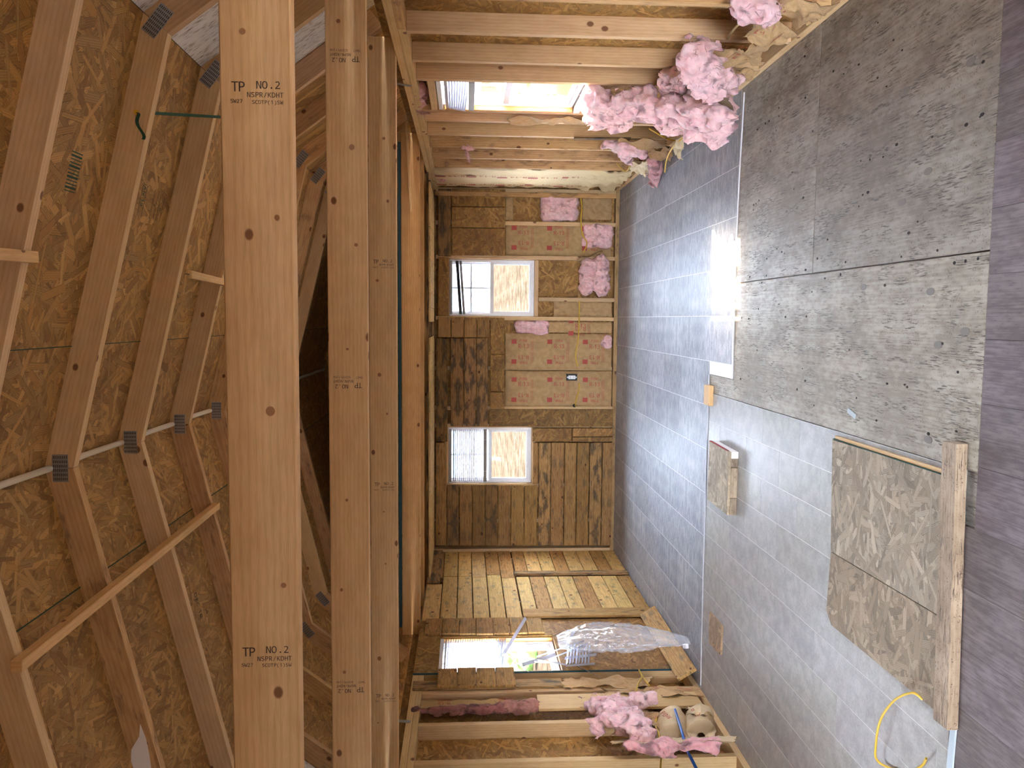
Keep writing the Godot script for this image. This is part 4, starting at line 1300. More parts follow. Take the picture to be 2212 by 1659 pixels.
# ------------------------------------------------------------------ insulation in the back wall
# a paper-faced batt pressed between studs: soft front, printed
func batt(r: Array, z: float, bulge: float, seed_: int, label: String, print_: int, mat: Material = null, tint := Color(1, 1, 1), group := "") -> MeshInstance3D:
	var n := fast(seed_, 1.0, 3)
	var x0: float = r[0]
	var y0: float = r[1]
	var x1: float = r[2]
	var y1: float = r[3]
	var f := func(u: float, v: float):
		var e := minf(minf(u, 1.0 - u) * 8.0, 1.0) * minf(minf(v, 1.0 - v) * 12.0, 1.0)
		var p := Vector3(lerpf(x0, x1, u), lerpf(y0, y1, v), z)
		p.z += bulge * e + 0.012 * n.get_noise_2d(p.x * 9.0, p.y * 5.0) + 0.006 * n.get_noise_2d(p.x * 30.0, p.y * 22.0)
		return p
	var o := sheet(self, "insulation_batt", 16, 28, f, M.kraft if mat == null else mat, tint, 0.04, Vector2((x1 - x0) * 2.0, (y1 - y0) * 2.0))
	tag(o, label, "insulation", group)
	# printing: rotated a quarter turn, in columns down the paper
	var c: Vector3 = f.call(0.5, 0.5)
	var w := x1 - x0
	for i in print_:
		var v := (i + 0.5) / print_
		for s in [[0.36, 1.0], [0.66, -1.0]]:
			var q: Vector3 = f.call(0.5, v)
			var at := Vector3(lerpf(x0, x1, s[0]), q.y, z + bulge + 0.013) - c
			var b := Basis(Vector3(0, 0, 1), PI * 0.5 * s[1])
			letters(o, "print", "R-13", 0.04, Transform3D(b, at), M.red_print)
			letters(o, "print", "PINK", 0.026, Transform3D(b, at + Vector3(-0.055 * s[1], 0, 0)), M.red_print)
			bx(o, "print", at + Vector3(-0.045 * s[1] - 0.022, 0.07, -0.0003), at + Vector3(-0.045 * s[1] + 0.022, 0.12, 0.0003), M.red_print, Color.WHITE, 0, 0.0)
			for k in 5:
				bx(o, "print", at + Vector3(-0.05, -0.075 - k * 0.006, -0.0002), at + Vector3(0.05, -0.0735 - k * 0.006, 0.0002), M.red_print, Color(1, 1, 1), 0, 0.0)
	return o

func make_back_insulation():
	var z := ZB - 0.03
	batt([1.176, 0.076, 1.517, 1.13], z, 0.02, 401, "brown paper-faced batt with red print, between back right window and corner", 3, null, Color(0.8, 0.8, 0.74))
	batt([0.036, 0.051, 0.403, 1.126], z, 0.03, 402, "brown paper-faced batt with red print, right of the outlet", 3, null, Color(0.82, 0.8, 0.76))
	batt([-0.353, 0.044, 0.026, 1.124], z, 0.03, 403, "brown paper-faced batt with red print behind the outlet", 3, null, Color(0.82, 0.8, 0.76))
	batt([0.572, 0.059, 0.733, 0.643], z, 0.01, 404, "narrow wrinkled paper batt under the back right window", 0, null, Color(0.8, 0.78, 0.74))
	batt([0.414, 0.055, 0.525, 0.692], z, 0.01, 405, "narrow paper batt beside the doubled studs, printed once", 1, null, Color(0.9, 0.86, 0.8))
	batt([1.541, 0.077, 1.781, 0.364], z, 0.01, 406, "short dull paper batt at the floor by the right corner", 0, null, Color(0.72, 0.7, 0.66))
	batt([1.528, 1.059, 1.766, 1.137], z, 0.01, 407, "scrap of batt paper under the chipboard by the right corner", 0, null, Color(0.8, 0.8, 0.74))
	# bare pink pieces
	var pk := func(label: String, r: Array, depth: float, seed_: int, dirt := 0.1):
		var zc := ZB - 0.085 + depth * 0.5
		var x0: float = r[0] + 0.03
		var x1: float = r[2] - 0.03
		var y0: float = r[1] + 0.03
		var y1: float = r[3] - 0.03
		var bones := []
		var rows := maxi(3, int((y1 - y0) / 0.03) + 1)
		for i in rows:
			var y := lerpf(y0, y1, i / (rows - 1.0))
			bones.append([Vector3(x0, y, zc), Vector3(x1, y, zc), 0.042, 0.042])
		var o := lump(self, "pink_insulation", bones, M.fibre, seed_, 0.012, 0.022, 13.0, dirt)
		tag(o, label, "insulation")
	pk.call("square pink fibre piece high in the bay by the right corner", [1.54, 0.424, 1.775, 0.774], 0.1, 411)
	pk.call("pink fibre piece showing through torn paper by the right corner", [1.277, 0.072, 1.486, 0.351], 0.12, 412)
	pk.call("pink fibre strip beside the doubled studs, next to the back right window", [0.411, 0.701, 0.521, 1.022], 0.06, 413)
	pk.call("small pink tuft at the floor behind torn paper, right of the outlet", [0.271, 0.062, 0.365, 0.156], 0.1, 414)
	# the leaning piece under the window, with its folded paper edge
	var o := lump(self, "pink_insulation", [[Vector3(1.077, 0.321, -8.028), Vector3(0.862, 0.327, -8.028), 0.07, 0.07], [Vector3(1.122, 0.189, -7.988), Vector3(0.862, 0.176, -7.988), 0.07, 0.08]], M.fibre, 420, 0.012, 0.025, 16.0, 0.12)
	tag(o, "thick pink chunk folded forward under the back right window", "insulation")
	var e := sheet(self, "torn_paper", 4, 12, func(u: float, v: float): return Vector3(1.137, 0.42, -7.988).lerp(Vector3(1.219, 0.178, -7.958), v) + Vector3(0.01 * sin(v * 9.0), 0, -0.07 * u), M.kraft, Color(0.6, 0.56, 0.5), 0.003)
	tag(e, "folded dark paper edge on the pink chunk under the back right window", "torn paper")
	# outlet box with receptacle, and its cable
	var ob := base("outlet", Vector3(0.02, 0.42, ZB + 0.0))
	var oc: Vector3 = Vector3(-0.033, 0.457, -8.038)
	ob.position = oc
	tag(ob, "white duplex outlet in a black box on the paper-faced back wall", "outlet")
	bx(ob, "outlet_box", Vector3(-0.033, -0.055, -0.06), Vector3(0.033, 0.055, 0.006), M.black)
	var rc := bx(ob, "receptacle", Vector3(-0.018, -0.035, 0.006), Vector3(0.018, 0.035, 0.014), M.white_plastic)
	for s in [-1.0, 1.0]:
		for t in [-1.0, 1.0]:
			bx(rc, "slot", Vector3(t * 0.006 - 0.0013, s * 0.018 - 0.005, 0.0038), Vector3(t * 0.006 + 0.0013, s * 0.018 + 0.005, 0.0046), M.black, Color.WHITE, 1, 0.0)
		bx(ob, "strap", Vector3(-0.008, s * 0.035, 0.006), Vector3(0.008, s * 0.05, 0.009), M.steel)
	for w in [
		[[Vector3(1.776, 0.395, -8.038), Vector3(1.644, 0.381, -8.028), Vector3(1.541, 0.387, -8.038), Vector3(1.394, 0.374, -8.018), Vector3(1.303, 0.328, -8.008), Vector3(1.209, 0.36, -8.028)], "yellow cable running up the back wall by the right corner"],
		[[Vector3(0.733, 0.39, -8.028), Vector3(0.594, 0.393, -8.028), Vector3(0.433, 0.395, -8.028), Vector3(0.317, 0.404, -8.018), Vector3(0.188, 0.427, -8.008), Vector3(0.076, 0.401, -8.018)], "yellow cable crossing the studs towards the outlet"],
		[[Vector3(-0.092, 0.384, -8.018), Vector3(-0.172, 0.388, -8.018), Vector3(-0.265, 0.415, -8.018), Vector3(-0.327, 0.417, -8.028)], "short yellow cable below the outlet going into a hole"]]:
		var t := tube(self, "cable", w[0], 0.006, M.yellow_wire)
		tag(t, w[1], "cable")
	var hole := CylinderMesh.new()
	hole.top_radius = 0.018; hole.bottom_radius = 0.018; hole.height = 0.004; hole.radial_segments = 16
	put(get_node("wall_back"), "cable_hole", hole, M.dark_hole, Transform3D(Basis(Vector3.RIGHT, PI / 2), Vector3(-0.32, 0.425, -8.042)))

# ------------------------------------------------------------------ debris along the right wall
func crumple(label: String, a: Vector3, b: Vector3, c: Vector3, d: Vector3, amp: float, seed_: int, mat: Material, tint := Color.WHITE, prints := 0, called := "torn_paper") -> MeshInstance3D:
	var n := fast(seed_, 1.0, 3)
	var f := func(u: float, v: float):
		var ju: float = u
		if u == 0.0 or u == 1.0:
			ju += 0.05 * n.get_noise_1d(v * 40.0 + u * 70.0)
		var jv: float = v
		if v == 0.0 or v == 1.0:
			jv += 0.06 * n.get_noise_1d(u * 45.0 + v * 90.0 + 13.0)
		var p := a.lerp(b, ju).lerp(d.lerp(c, ju), jv)
		var k := p * 7.0
		return p + Vector3(n.get_noise_3d(k.x, k.y, k.z), n.get_noise_3d(k.x + 31.0, k.y, k.z) * 0.6, n.get_noise_3d(k.x, k.y + 47.0, k.z)) * amp
	var o := sheet(self, called, 22, 22, f, mat, tint, 0.0025, Vector2(2, 2))
	tag(o, label, "torn paper")
	if prints > 0:
		var mid: Vector3 = f.call(0.5, 0.5)
		for i in prints:
			var u := (i + 0.5) / prints
			var p: Vector3 = f.call(u, 0.5)
			var x: Vector3 = (f.call(minf(u + 0.1, 1.0), 0.5) - f.call(maxf(u - 0.1, 0.0), 0.5)).normalized()
			var y: Vector3 = f.call(u, 0.6) - f.call(u, 0.4)
			var nn := x.cross(y).normalized()
			if nn.dot(Vector3(0.55, 1.53, 0) - p) < 0.0:
				nn = -nn
				x = -x
			y = nn.cross(x)
			letters(o, "print", "R-13", 0.028, Transform3D(Basis(x, y, nn), p - mid + nn * 0.006), M.red_print)
			for k in 4:
				var q := p - mid + nn * 0.005 + y * (-0.03 - k * 0.008)
				put(o, "print", board_mesh(Vector3(0.09, 0.0016, 0.0004), Color.WHITE, 0, 0.0), M.red_print, Transform3D(Basis(x, y, nn), q))
	return o

func make_right_debris():
	var fb: Material = M.fibre
	# the big batt slumped from the window sill to the floor
	var o := lump(self, "pink_insulation", [
		[Vector3(1.76, 0.797, -4.551), Vector3(1.76, 0.712, -4.962), 0.075, 0.07], [Vector3(1.73, 0.663, -4.462), Vector3(1.73, 0.609, -4.873), 0.075, 0.06], [Vector3(1.71, 0.555, -4.376), Vector3(1.7, 0.511, -4.567), 0.075, 0.05],
		[Vector3(1.68, 0.453, -4.279), Vector3(1.67, 0.37, -4.599), 0.075, 0.07], [Vector3(1.63, 0.357, -4.139), Vector3(1.61, 0.256, -4.527), 0.08, 0.07], [Vector3(1.59, 0.273, -4.045), Vector3(1.56, 0.167, -4.43), 0.075, 0.06],
		[Vector3(1.76, 0.764, -4.748), Vector3(1.71, 0.538, -4.45), 0.07, 0.06], [Vector3(1.71, 0.533, -4.469), Vector3(1.58, 0.226, -4.208), 0.06, 0.075]], fb, 501, 0.0125, 0.045, 11.0, 0.22, Color(1, 1, 1), Color(0.3, 0.27, 0.28), 0.0)
	tag(o, "largest pink batt, slumped from the right window down to the floor", "insulation")
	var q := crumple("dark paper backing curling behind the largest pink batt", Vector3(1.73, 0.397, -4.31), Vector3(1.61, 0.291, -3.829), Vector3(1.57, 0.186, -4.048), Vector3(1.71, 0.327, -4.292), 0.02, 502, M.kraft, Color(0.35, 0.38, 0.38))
	o = lump(self, "pink_insulation", [[Vector3(1.73, 0.524, -3.607), Vector3(1.71, 0.441, -3.638), 0.05, 0.06], [Vector3(1.69, 0.509, -3.657), Vector3(1.67, 0.405, -3.753), 0.07, 0.075], [Vector3(1.65, 0.403, -3.792), Vector3(1.65, 0.345, -3.909), 0.06, 0.04], [Vector3(1.68, 0.341, -3.818), Vector3(1.69, 0.208, -3.916), 0.05, 0.02]], fb, 503, 0.0115, 0.045, 12.0, 0.16)
	tag(o, "pink tuft bursting out of the stud bay nearest the right window", "insulation")
	o = lump(self, "pink_insulation", [[Vector3(1.79, 0.488, -4.18), Vector3(1.78, 0.445, -4.34), 0.05, 0.045], [Vector3(1.77, 0.448, -4.123), Vector3(1.76, 0.377, -4.313), 0.05, 0.04]], fb, 504, 0.0115, 0.03, 14.0, 0.2)
	tag(o, "small pink clump behind the bursting tuft, beside the window stud", "insulation")
	o = lump(self, "pink_insulation", [[Vector3(1.77, 0.474, -3.154), Vector3(1.75, 0.392, -3.131), 0.04, 0.05], [Vector3(1.75, 0.436, -3.2), Vector3(1.75, 0.412, -3.267), 0.035, 0.02], [Vector3(1.75, 0.396, -3.168), Vector3(1.75, 0.339, -3.221), 0.04, 0.03]], fb, 505, 0.0115, 0.035, 14.0, 0.2)
	tag(o, "pink tuft at the top edge of the photo over torn paper", "insulation")
	o = lump(self, "pink_insulation", [[Vector3(1.8, 0.52, -5.824), Vector3(1.78, 0.409, -5.826), 0.03, 0.045], [Vector3(1.77, 0.412, -5.81), Vector3(1.75, 0.267, -5.857), 0.05, 0.04], [Vector3(1.76, 0.357, -5.999), Vector3(1.75, 0.299, -6.116), 0.04, 0.02]], fb, 506, 0.0115, 0.04, 14.0, 0.22)
	tag(o, "ragged pink tuft low on the right wall beyond the largest batt", "insulation")
	o = lump(self, "pink_insulation", [[Vector3(1.71, 0.136, -5.979), Vector3(1.67, 0.019, -6.422), 0.05, 0.05], [Vector3(1.65, 0.014, -6.41), Vector3(1.63, -0.076, -6.782), 0.045, 0.03]], fb, 507, 0.0115, 0.03, 12.0, 0.5, Color(0.7, 0.55, 0.55), Color(0.14, 0.08, 0.08), 0.0)
	tag(o, "dark wet pink scrap drooping to the floor at the right wall", "insulation")
	o = lump(self, "pink_insulation", [[Vector3(1.81, 1.551, -6.064), Vector3(1.81, 1.482, -6.139), 0.012, 0.012], [Vector3(1.81, 1.523, -6.278), Vector3(1.81, 1.5, -6.603), 0.01, 0.006]], fb, 508, 0.008, 0.015, 25.0, 0.1, Color(1, 0.95, 0.92))
	tag(o, "wisp of pink fibre caught on a stud high on the right wall", "insulation")
	o = lump(self, "pink_insulation", [[Vector3(1.88, 1.813, -4.772), Vector3(1.88, 1.806, -5.25), 0.04, 0.045]], fb, 509, 0.0115, 0.03, 16.0, 0.5, Color(0.8, 0.62, 0.55), Color(0.3, 0.2, 0.14))
	tag(o, "brownish insulation stuffed above the right window", "insulation")
	o = lump(self, "pink_insulation", [[Vector3(1.83, 1.77, -7.376), Vector3(1.81, 1.74, -7.497), 0.03, 0.025]], fb, 510, 0.01, 0.02, 20.0, 0.5, Color(0.8, 0.62, 0.6), Color(0.12, 0.08, 0.08))
	tag(o, "small dirty fibre knot at the top of the far right wall", "insulation")
	# paper
	crumple("torn brown paper with red lines along the floor at the photo's top edge", Vector3(1.81, 0.328, -3.23), Vector3(1.8, 0.068, -3.183), Vector3(1.78, 0.095, -3.42), Vector3(1.78, 0.353, -3.286), 0.05, 521, M.kraft, Color(0.88, 0.85, 0.82), 2)
	crumple("wide torn paper flap with red print lying against the right bottom plate", Vector3(1.75, 0.383, -3.254), Vector3(1.75, 0.172, -3.351), Vector3(1.71, 0.173, -3.491), Vector3(1.71, 0.382, -3.415), 0.05, 522, M.kraft, Color(0.82, 0.8, 0.78), 2)
	crumple("grey-brown paper flap beside the bursting pink tuft", Vector3(1.73, 0.437, -3.587), Vector3(1.73, 0.254, -3.442), Vector3(1.73, 0.184, -3.681), Vector3(1.71, 0.344, -3.777), 0.05, 523, M.kraft, Color(0.74, 0.72, 0.7), 1)
	crumple("crumpled paper tip below the bursting pink tuft", Vector3(1.75, 0.225, -3.937), Vector3(1.77, 0.104, -3.957), Vector3(1.75, 0.091, -4.119), Vector3(1.73, 0.201, -4.041), 0.04, 524, M.kraft, Color(1, 0.98, 0.94))
	crumple("cream paper curl on the floor under the studs beyond the largest batt", Vector3(1.75, 0.255, -6.239), Vector3(1.73, 0.129, -6.084), Vector3(1.73, 0.06, -6.625), Vector3(1.78, 0.16, -6.792), 0.05, 525, M.paper, Color(0.95, 0.93, 0.88))
	crumple("brown paper strip behind the ragged tuft on the right wall", Vector3(1.81, 0.483, -5.702), Vector3(1.77, 0.161, -5.545), Vector3(1.75, 0.119, -5.843), Vector3(1.79, 0.383, -5.872), 0.035, 526, M.kraft, Color(0.8, 0.74, 0.66))
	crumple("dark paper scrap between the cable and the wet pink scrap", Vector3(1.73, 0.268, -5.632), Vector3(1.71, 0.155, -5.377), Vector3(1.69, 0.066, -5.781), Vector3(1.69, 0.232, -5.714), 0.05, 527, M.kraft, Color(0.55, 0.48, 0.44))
	crumple("pale paper scrap on the floor next to the dark paper scrap", Vector3(1.71, 0.197, -5.215), Vector3(1.7, 0.142, -5.164), Vector3(1.67, 0.036, -5.592), Vector3(1.67, 0.127, -5.445), 0.04, 528, M.paper, Color(0.85, 0.84, 0.82))
	crumple("torn paper strip beside the right window jamb", Vector3(1.83, 1.254, -5.254), Vector3(1.83, 0.774, -5.235), Vector3(1.83, 0.753, -5.381), Vector3(1.83, 1.246, -5.4), 0.03, 529, M.kraft, Color(0.95, 0.9, 0.82))
	# the cream-faced batt still in the last bay
	var n := fast(530, 1.0, 3)
	var f := func(u: float, v: float):
		var p := Vector3(W - 0.002 - 0.02 * sin(PI * u), lerpf(0.08, 1.8, v), lerpf(-7.94, -7.02, u))
		p.x -= 0.02 * n.get_noise_2d(u * 7.0, v * 9.0) + (0.06 * n.get_noise_2d(u * 5.0 + 9.0, v * 14.0) if v < 0.22 else 0.0)
		return p
	var bt := sheet(self, "insulation_batt", 22, 40, f, M.paper, Color(1, 0.97, 0.86), 0.03)
	tag(bt, "cream paper-faced batt with red print in the right wall's last bay", "insulation")
	var mid: Vector3 = f.call(0.5, 0.5)
	var bb := Basis(Vector3(0, 1, 0), Vector3(0, 0, -1).cross(Vector3.ZERO), Vector3(-1, 0, 0))
	bb.y = bb.z.cross(bb.x)
	for u in [0.27, 0.72]:
		for i in 5:
			var p: Vector3 = f.call(u, 0.25 + i * 0.16)
			letters(bt, "print", "R-13", 0.055, Transform3D(bb, p - mid + Vector3(-0.008, 0, 0)), M.red_print)
			bx(bt, "print", p - mid + Vector3(-0.0085, 0.1, -0.05), p - mid + Vector3(-0.0078, 0.19, 0.0), M.red_print, Color.WHITE, 1, 0.0)
			for k in 3:
				bx(bt, "print", p - mid + Vector3(-0.0085, -0.12 - k * 0.018, -0.09), p - mid + Vector3(-0.0078, -0.118 - k * 0.018, 0.09), M.red_print, Color.WHITE, 2, 0.0)
	# cables
	for w in [
		[[Vector3(1.83, 0.304, -5.456), Vector3(1.8, 0.244, -5.466), Vector3(1.77, 0.156, -5.502), Vector3(1.74, 0.106, -5.386), Vector3(1.71, 0.064, -5.123)], "yellow cable looping behind the foot of the largest pink batt", M.yellow_wire],
		[[Vector3(1.73, 0.125, -5.078), Vector3(1.71, 0.146, -5.237), Vector3(1.69, 0.158, -5.397), Vector3(1.67, 0.123, -5.683), Vector3(1.66, 0.032, -6.102)], "yellow cable hanging towards the wet pink scrap", M.yellow_wire],
		[[Vector3(1.83, 0.294, -6.667), Vector3(1.81, 0.246, -6.756), Vector3(1.8, 0.178, -6.863), Vector3(1.81, 0.178, -6.708), Vector3(1.83, 0.227, -6.621)], "thin yellow cable loop low in the far right stud bay", M.yellow_wire],
		[[Vector3(1.81, 0.368, -3.447), Vector3(1.8, 0.379, -3.501), Vector3(1.81, 0.364, -3.614), Vector3(1.85, 0.316, -3.808)], "tan cable threaded through a hole in a right-hand stud", M.tan_wire]]:
		var t := tube(self, "cable", w[0], 0.0055, w[2])
		tag(t, w[1], "cable")
	# scorched strip on the stud
	var s := base("tar_strip", Vector3(1.824, 0.563, -5.789))
	tag(s, "black tarred strip on a right-hand stud beyond the largest batt", "strip")
	var a: Vector3 = Vector3(1.822, 0.767, -5.77)
	var b: Vector3 = Vector3(1.822, 0.369, -5.747)
	bar(s, "strip", a - s.position, b - s.position, 0.05, 0.012, Vector3(0, 0, 1), M.pallet_dark, Color(0.5, 0.48, 0.45))
	var wb := base("white_block", Vector3(1.78, 0.194, -5.292))
	tag(wb, "white painted block at the foot of the right wall behind the largest batt", "block")
	bx(wb, "block", Vector3(-0.02, -0.03, -0.05), Vector3(0.03, 0.06, 0.05), M.white_paint)

# ------------------------------------------------------------------ debris along the left wall
func make_left_debris():
	var fb: Material = M.fibre
	var o := lump(self, "pink_insulation", [
		[Vector3(-1.75, 0.798, -4.651), Vector3(-1.71, 0.706, -4.458), 0.025, 0.05], [Vector3(-1.71, 0.623, -4.609), Vector3(-1.69, 0.643, -4.362), 0.03, 0.06], [Vector3(-1.71, 0.54, -4.536), Vector3(-1.73, 0.382, -4.652), 0.045, 0.02], [Vector3(-1.69, 0.696, -4.364), Vector3(-1.67, 0.58, -4.166), 0.06, 0.07],
		[Vector3(-1.68, 0.572, -4.26), Vector3(-1.69, 0.543, -4.104), 0.06, 0.03], [Vector3(-1.73, 0.805, -4.341), Vector3(-1.7, 0.69, -4.325), 0.015, 0.05], [Vector3(-1.75, 0.787, -4.29), Vector3(-1.73, 0.75, -4.354), 0.015, 0.03]], fb, 601, 0.0115, 0.045, 12.0, 0.1)
	tag(o, "pink tuft bursting out of the left wall by the bare studs", "insulation")
	o = lump(self, "pink_insulation", [[Vector3(-1.67, 0.666, -3.993), Vector3(-1.65, 0.482, -3.949), 0.02, 0.035], [Vector3(-1.65, 0.484, -3.94), Vector3(-1.65, 0.239, -3.947), 0.035, 0.03], [Vector3(-1.67, 0.592, -3.945), Vector3(-1.65, 0.467, -3.912), 0.02, 0.02]], fb, 602, 0.0115, 0.035, 12.0, 0.4, Color(0.85, 0.66, 0.66), Color(0.2, 0.15, 0.15))
	tag(o, "dirty pink fibre along the underside of the torn paper flap", "insulation")
	crumple("long torn paper flap sticking out low on the left wall", Vector3(-1.81, 0.717, -4.309), Vector3(-1.77, 0.017, -4.244), Vector3(-1.61, 0.134, -3.915), Vector3(-1.65, 0.741, -3.988), 0.02, 603, M.paper, Color(0.86, 0.8, 0.74))
	# rolled batts with printed paper
	for e in [[Vector3(-1.81, 0.295, -4.566), Vector3(-1.81, 0.362, -4.283), 0.085, "PINK", "cream rolled batt printed in red, left of the blue pipe"], [Vector3(-1.81, 0.118, -4.575), Vector3(-1.81, 0.186, -4.326), 0.085, "R-13", "cream rolled batt printed R-13, right of the blue pipe at the floor"]]:
		var a: Vector3 = e[0]
		var b: Vector3 = e[1]
		var d := b - a
		var n := fast(610 + int(a.y * 100), 1.0, 3)
		var r: float = e[2]
		var f := func(u: float, v: float):
			var ang: float = u * TAU
			var p: Vector3 = a + d * v
			var rr := r * (1.0 + 0.16 * n.get_noise_3d(cos(ang) * 2.0, sin(ang) * 2.0, v * 4.0)) * (0.25 + 0.75 * smoothstep(0.0, 0.12, minf(v, 1.0 - v) + 0.02))
			return p + Vector3(cos(ang), sin(ang), 0) * rr
		var ro := sheet(self, "insulation_roll", 28, 18, f, M.paper, Color(0.95, 0.9, 0.84))
		tag(ro, e[4], "insulation")
		var mid: Vector3 = f.call(0.5, 0.5)
		var xb := Basis(Vector3(0, -0.3, 0.95).normalized(), Vector3.ZERO, Vector3(0.9, 0.4, 0.1).normalized())
		xb.x = (xb.x - xb.z * xb.x.dot(xb.z)).normalized()
		xb.y = xb.z.cross(xb.x)
		letters(ro, "print", e[3], 0.03, Transform3D(xb, (a + b) * 0.5 + xb.z * r * 1.1 - mid), M.red_print)
	# paper in the bays
	crumple("crumpled brown paper in the bay under the dark board on the left wall", Vector3(-1.83, 0.881, -5.142), Vector3(-1.83, 0.27, -5.145), Vector3(-1.81, 0.342, -4.969), Vector3(-1.82, 0.888, -4.986), 0.035, 621, M.kraft, Color(1, 0.95, 0.88))
	crumple("printed brown paper in the bay over the pale furring board", Vector3(-1.82, 0.645, -4.963), Vector3(-1.81, 0.016, -4.942), Vector3(-1.8, 0.03, -4.794), Vector3(-1.81, 0.632, -4.865), 0.04, 622, M.kraft, Color(1, 0.96, 0.9), 3)
	crumple("torn paper behind the pink tuft on the left wall", Vector3(-1.79, 0.461, -4.636), Vector3(-1.78, 0.382, -4.555), Vector3(-1.77, 0.427, -4.323), Vector3(-1.77, 0.486, -4.404), 0.03, 623, M.kraft, Color(0.95, 0.88, 0.8), 1)
	crumple("yellowed paper facing high in the left bay, above the brown fibre roll", Vector3(-1.85, 1.843, -4.923), Vector3(-1.85, 1.081, -4.891), Vector3(-1.85, 1.09, -4.794), Vector3(-1.85, 1.842, -4.814), 0.015, 624, M.kraft, Color(1, 0.98, 0.84), 2)
	crumple("crumpled paper wad at the floor by the rolled batts", Vector3(-1.77, 0.215, -4.574), Vector3(-1.77, 0.06, -4.556), Vector3(-1.73, 0.102, -4.379), Vector3(-1.73, 0.24, -4.407), 0.05, 625, M.paper, Color(0.9, 0.84, 0.78))
	o = lump(self, "pink_insulation", [[Vector3(-1.84, 1.832, -4.753), Vector3(-1.84, 1.536, -4.758), 0.022, 0.028], [Vector3(-1.84, 1.536, -4.758), Vector3(-1.84, 1.266, -4.782), 0.025, 0.03]], fb, 630, 0.0115, 0.02, 16.0, 0.55, Color(0.42, 0.26, 0.22), Color(0.12, 0.08, 0.07))
	tag(o, "dark brown-pink fibre roll high in the left stud bay", "insulation")
	o = lump(self, "pink_insulation", [[Vector3(-1.83, 1.246, -4.785), Vector3(-1.83, 1.108, -4.779), 0.04, 0.04]], fb, 631, 0.0115, 0.035, 16.0, 0.5, Color(0.6, 0.45, 0.36), Color(0.25, 0.17, 0.12))
	tag(o, "brown fibre clump at the upper end of the pale furring board", "insulation")
	# cables and pipe
	for w in [
		[[Vector3(-1.81, 0.35, -5.21), Vector3(-1.79, 0.365, -5.061), Vector3(-1.78, 0.417, -4.934), Vector3(-1.77, 0.469, -4.775)], "yellow cable hanging in the left bay below the teal edge"],
		[[Vector3(-1.8, 0.355, -5.131), Vector3(-1.78, 0.357, -4.972), Vector3(-1.79, 0.34, -4.926)], "short yellow cable end beside the hanging cable on the left"],
		[[Vector3(-1.78, 0.403, -4.49), Vector3(-1.76, 0.438, -4.367), Vector3(-1.75, 0.444, -4.276), Vector3(-1.75, 0.458, -4.177)], "yellow cable between the pink tuft and the rolled batts"],
		[[Vector3(-1.81, 0.453, -4.152), Vector3(-1.8, 0.479, -4.067), Vector3(-1.8, 0.499, -3.992)], "yellow cable coming through the nearest left stud"]]:
		var t := tube(self, "cable", w[0], 0.005, M.yellow_wire)
		tag(t, w[1], "cable")
	var p := tube(self, "water_pipe", [Vector3(-1.73, 0.294, -4.492), Vector3(-1.71, 0.323, -4.282), Vector3(-1.71, 0.342, -4.118), Vector3(-1.77, 0.326, -4.113), Vector3(-1.78, 0.319, -4.047), Vector3(-1.78, 0.32, -3.924)], 0.0085, M.blue_pipe)
	tag(p, "blue plastic water pipe running low through the left studs", "pipe")
	p = tube(self, "water_pipe", [Vector3(-1.74, 0.299, -4.407), Vector3(-1.73, 0.317, -4.243), Vector3(-1.73, 0.321, -4.154)], 0.004, M.red_print)
	tag(p, "thin red line beside the blue water pipe", "pipe")
	# clear plastic bag slung between the blinds and the floor
	var pa: Vector3 = Vector3(-1.73, 0.866, -5.522)
	var pb: Vector3 = Vector3(-1.61, 0.014, -5.205)
	var n2 := fast(640, 1.0, 3)
	var bagf := func(u: float, v: float):
		var ang: float = u * TAU
		var c := pa.lerp(pb, v) + Vector3(0.03 * sin(v * PI), -0.02 * sin(v * PI), 0.0)
		var r := 0.135 * pow(sin(PI * clampf(v * 0.9 + 0.06, 0.0, 1.0)), 0.55) * (1.0 + 0.3 * sin(v * 4.0 + 0.6)) + 0.012
		r *= 1.0 + 0.28 * n2.get_noise_2d(cos(ang) * 3.0 + v * 2.0, sin(ang) * 3.0) + 0.1 * sin(ang * 7.0 + v * 9.0) + 0.2 * n2.get_noise_2d(ang * 3.0, v * 14.0)
		return c + (Vector3(0, 0, 1) * cos(ang) * r * 1.1 + Vector3(1, 0.15, 0) * sin(ang) * r * 0.35)
	o = sheet(self, "plastic_bag", 44, 44, bagf, M.film, Color.WHITE)
	tag(o, "clear crinkled plastic bag hanging below the left window", "plastic bag")
	for e in [[Vector3(-1.61, -0.03, -5.227), "small white plastic scrap on the floor at the bag's end"], [Vector3(-1.61, 0.052, -5.114), "white scrap tied at the end of the plastic bag"]]:
		var sc := base("plastic_scrap", e[0])
		tag(sc, e[1], "plastic scrap")
		put(sc, "scrap", board_mesh(Vector3(0.03, 0.025, 0.04), Color.WHITE, 0, 0.004), M.white_plastic, Transform3D(Basis(Vector3(1, 1, 0).normalized(), 0.5), Vector3(0, 0.01, 0)))
	# loose board lying at the foot of the wall under the window
	var bd := base("loose_board", Vector3(-1.845, 0, -5.326))
	tag(bd, "weathered loose board lying at the foot of the left wall", "board")
	bd.position = Vector3(-1.765, 0.06, -5.6)
	put(bd, "timber", board_mesh(Vector3(0.019, 0.14, 1.16), Color(0.95, 0.92, 0.82), 2, 0.003), M.pallet, Transform3D(Basis(Vector3(0, 0, 1), 0.55), Vector3(0, 0.012, 0)))

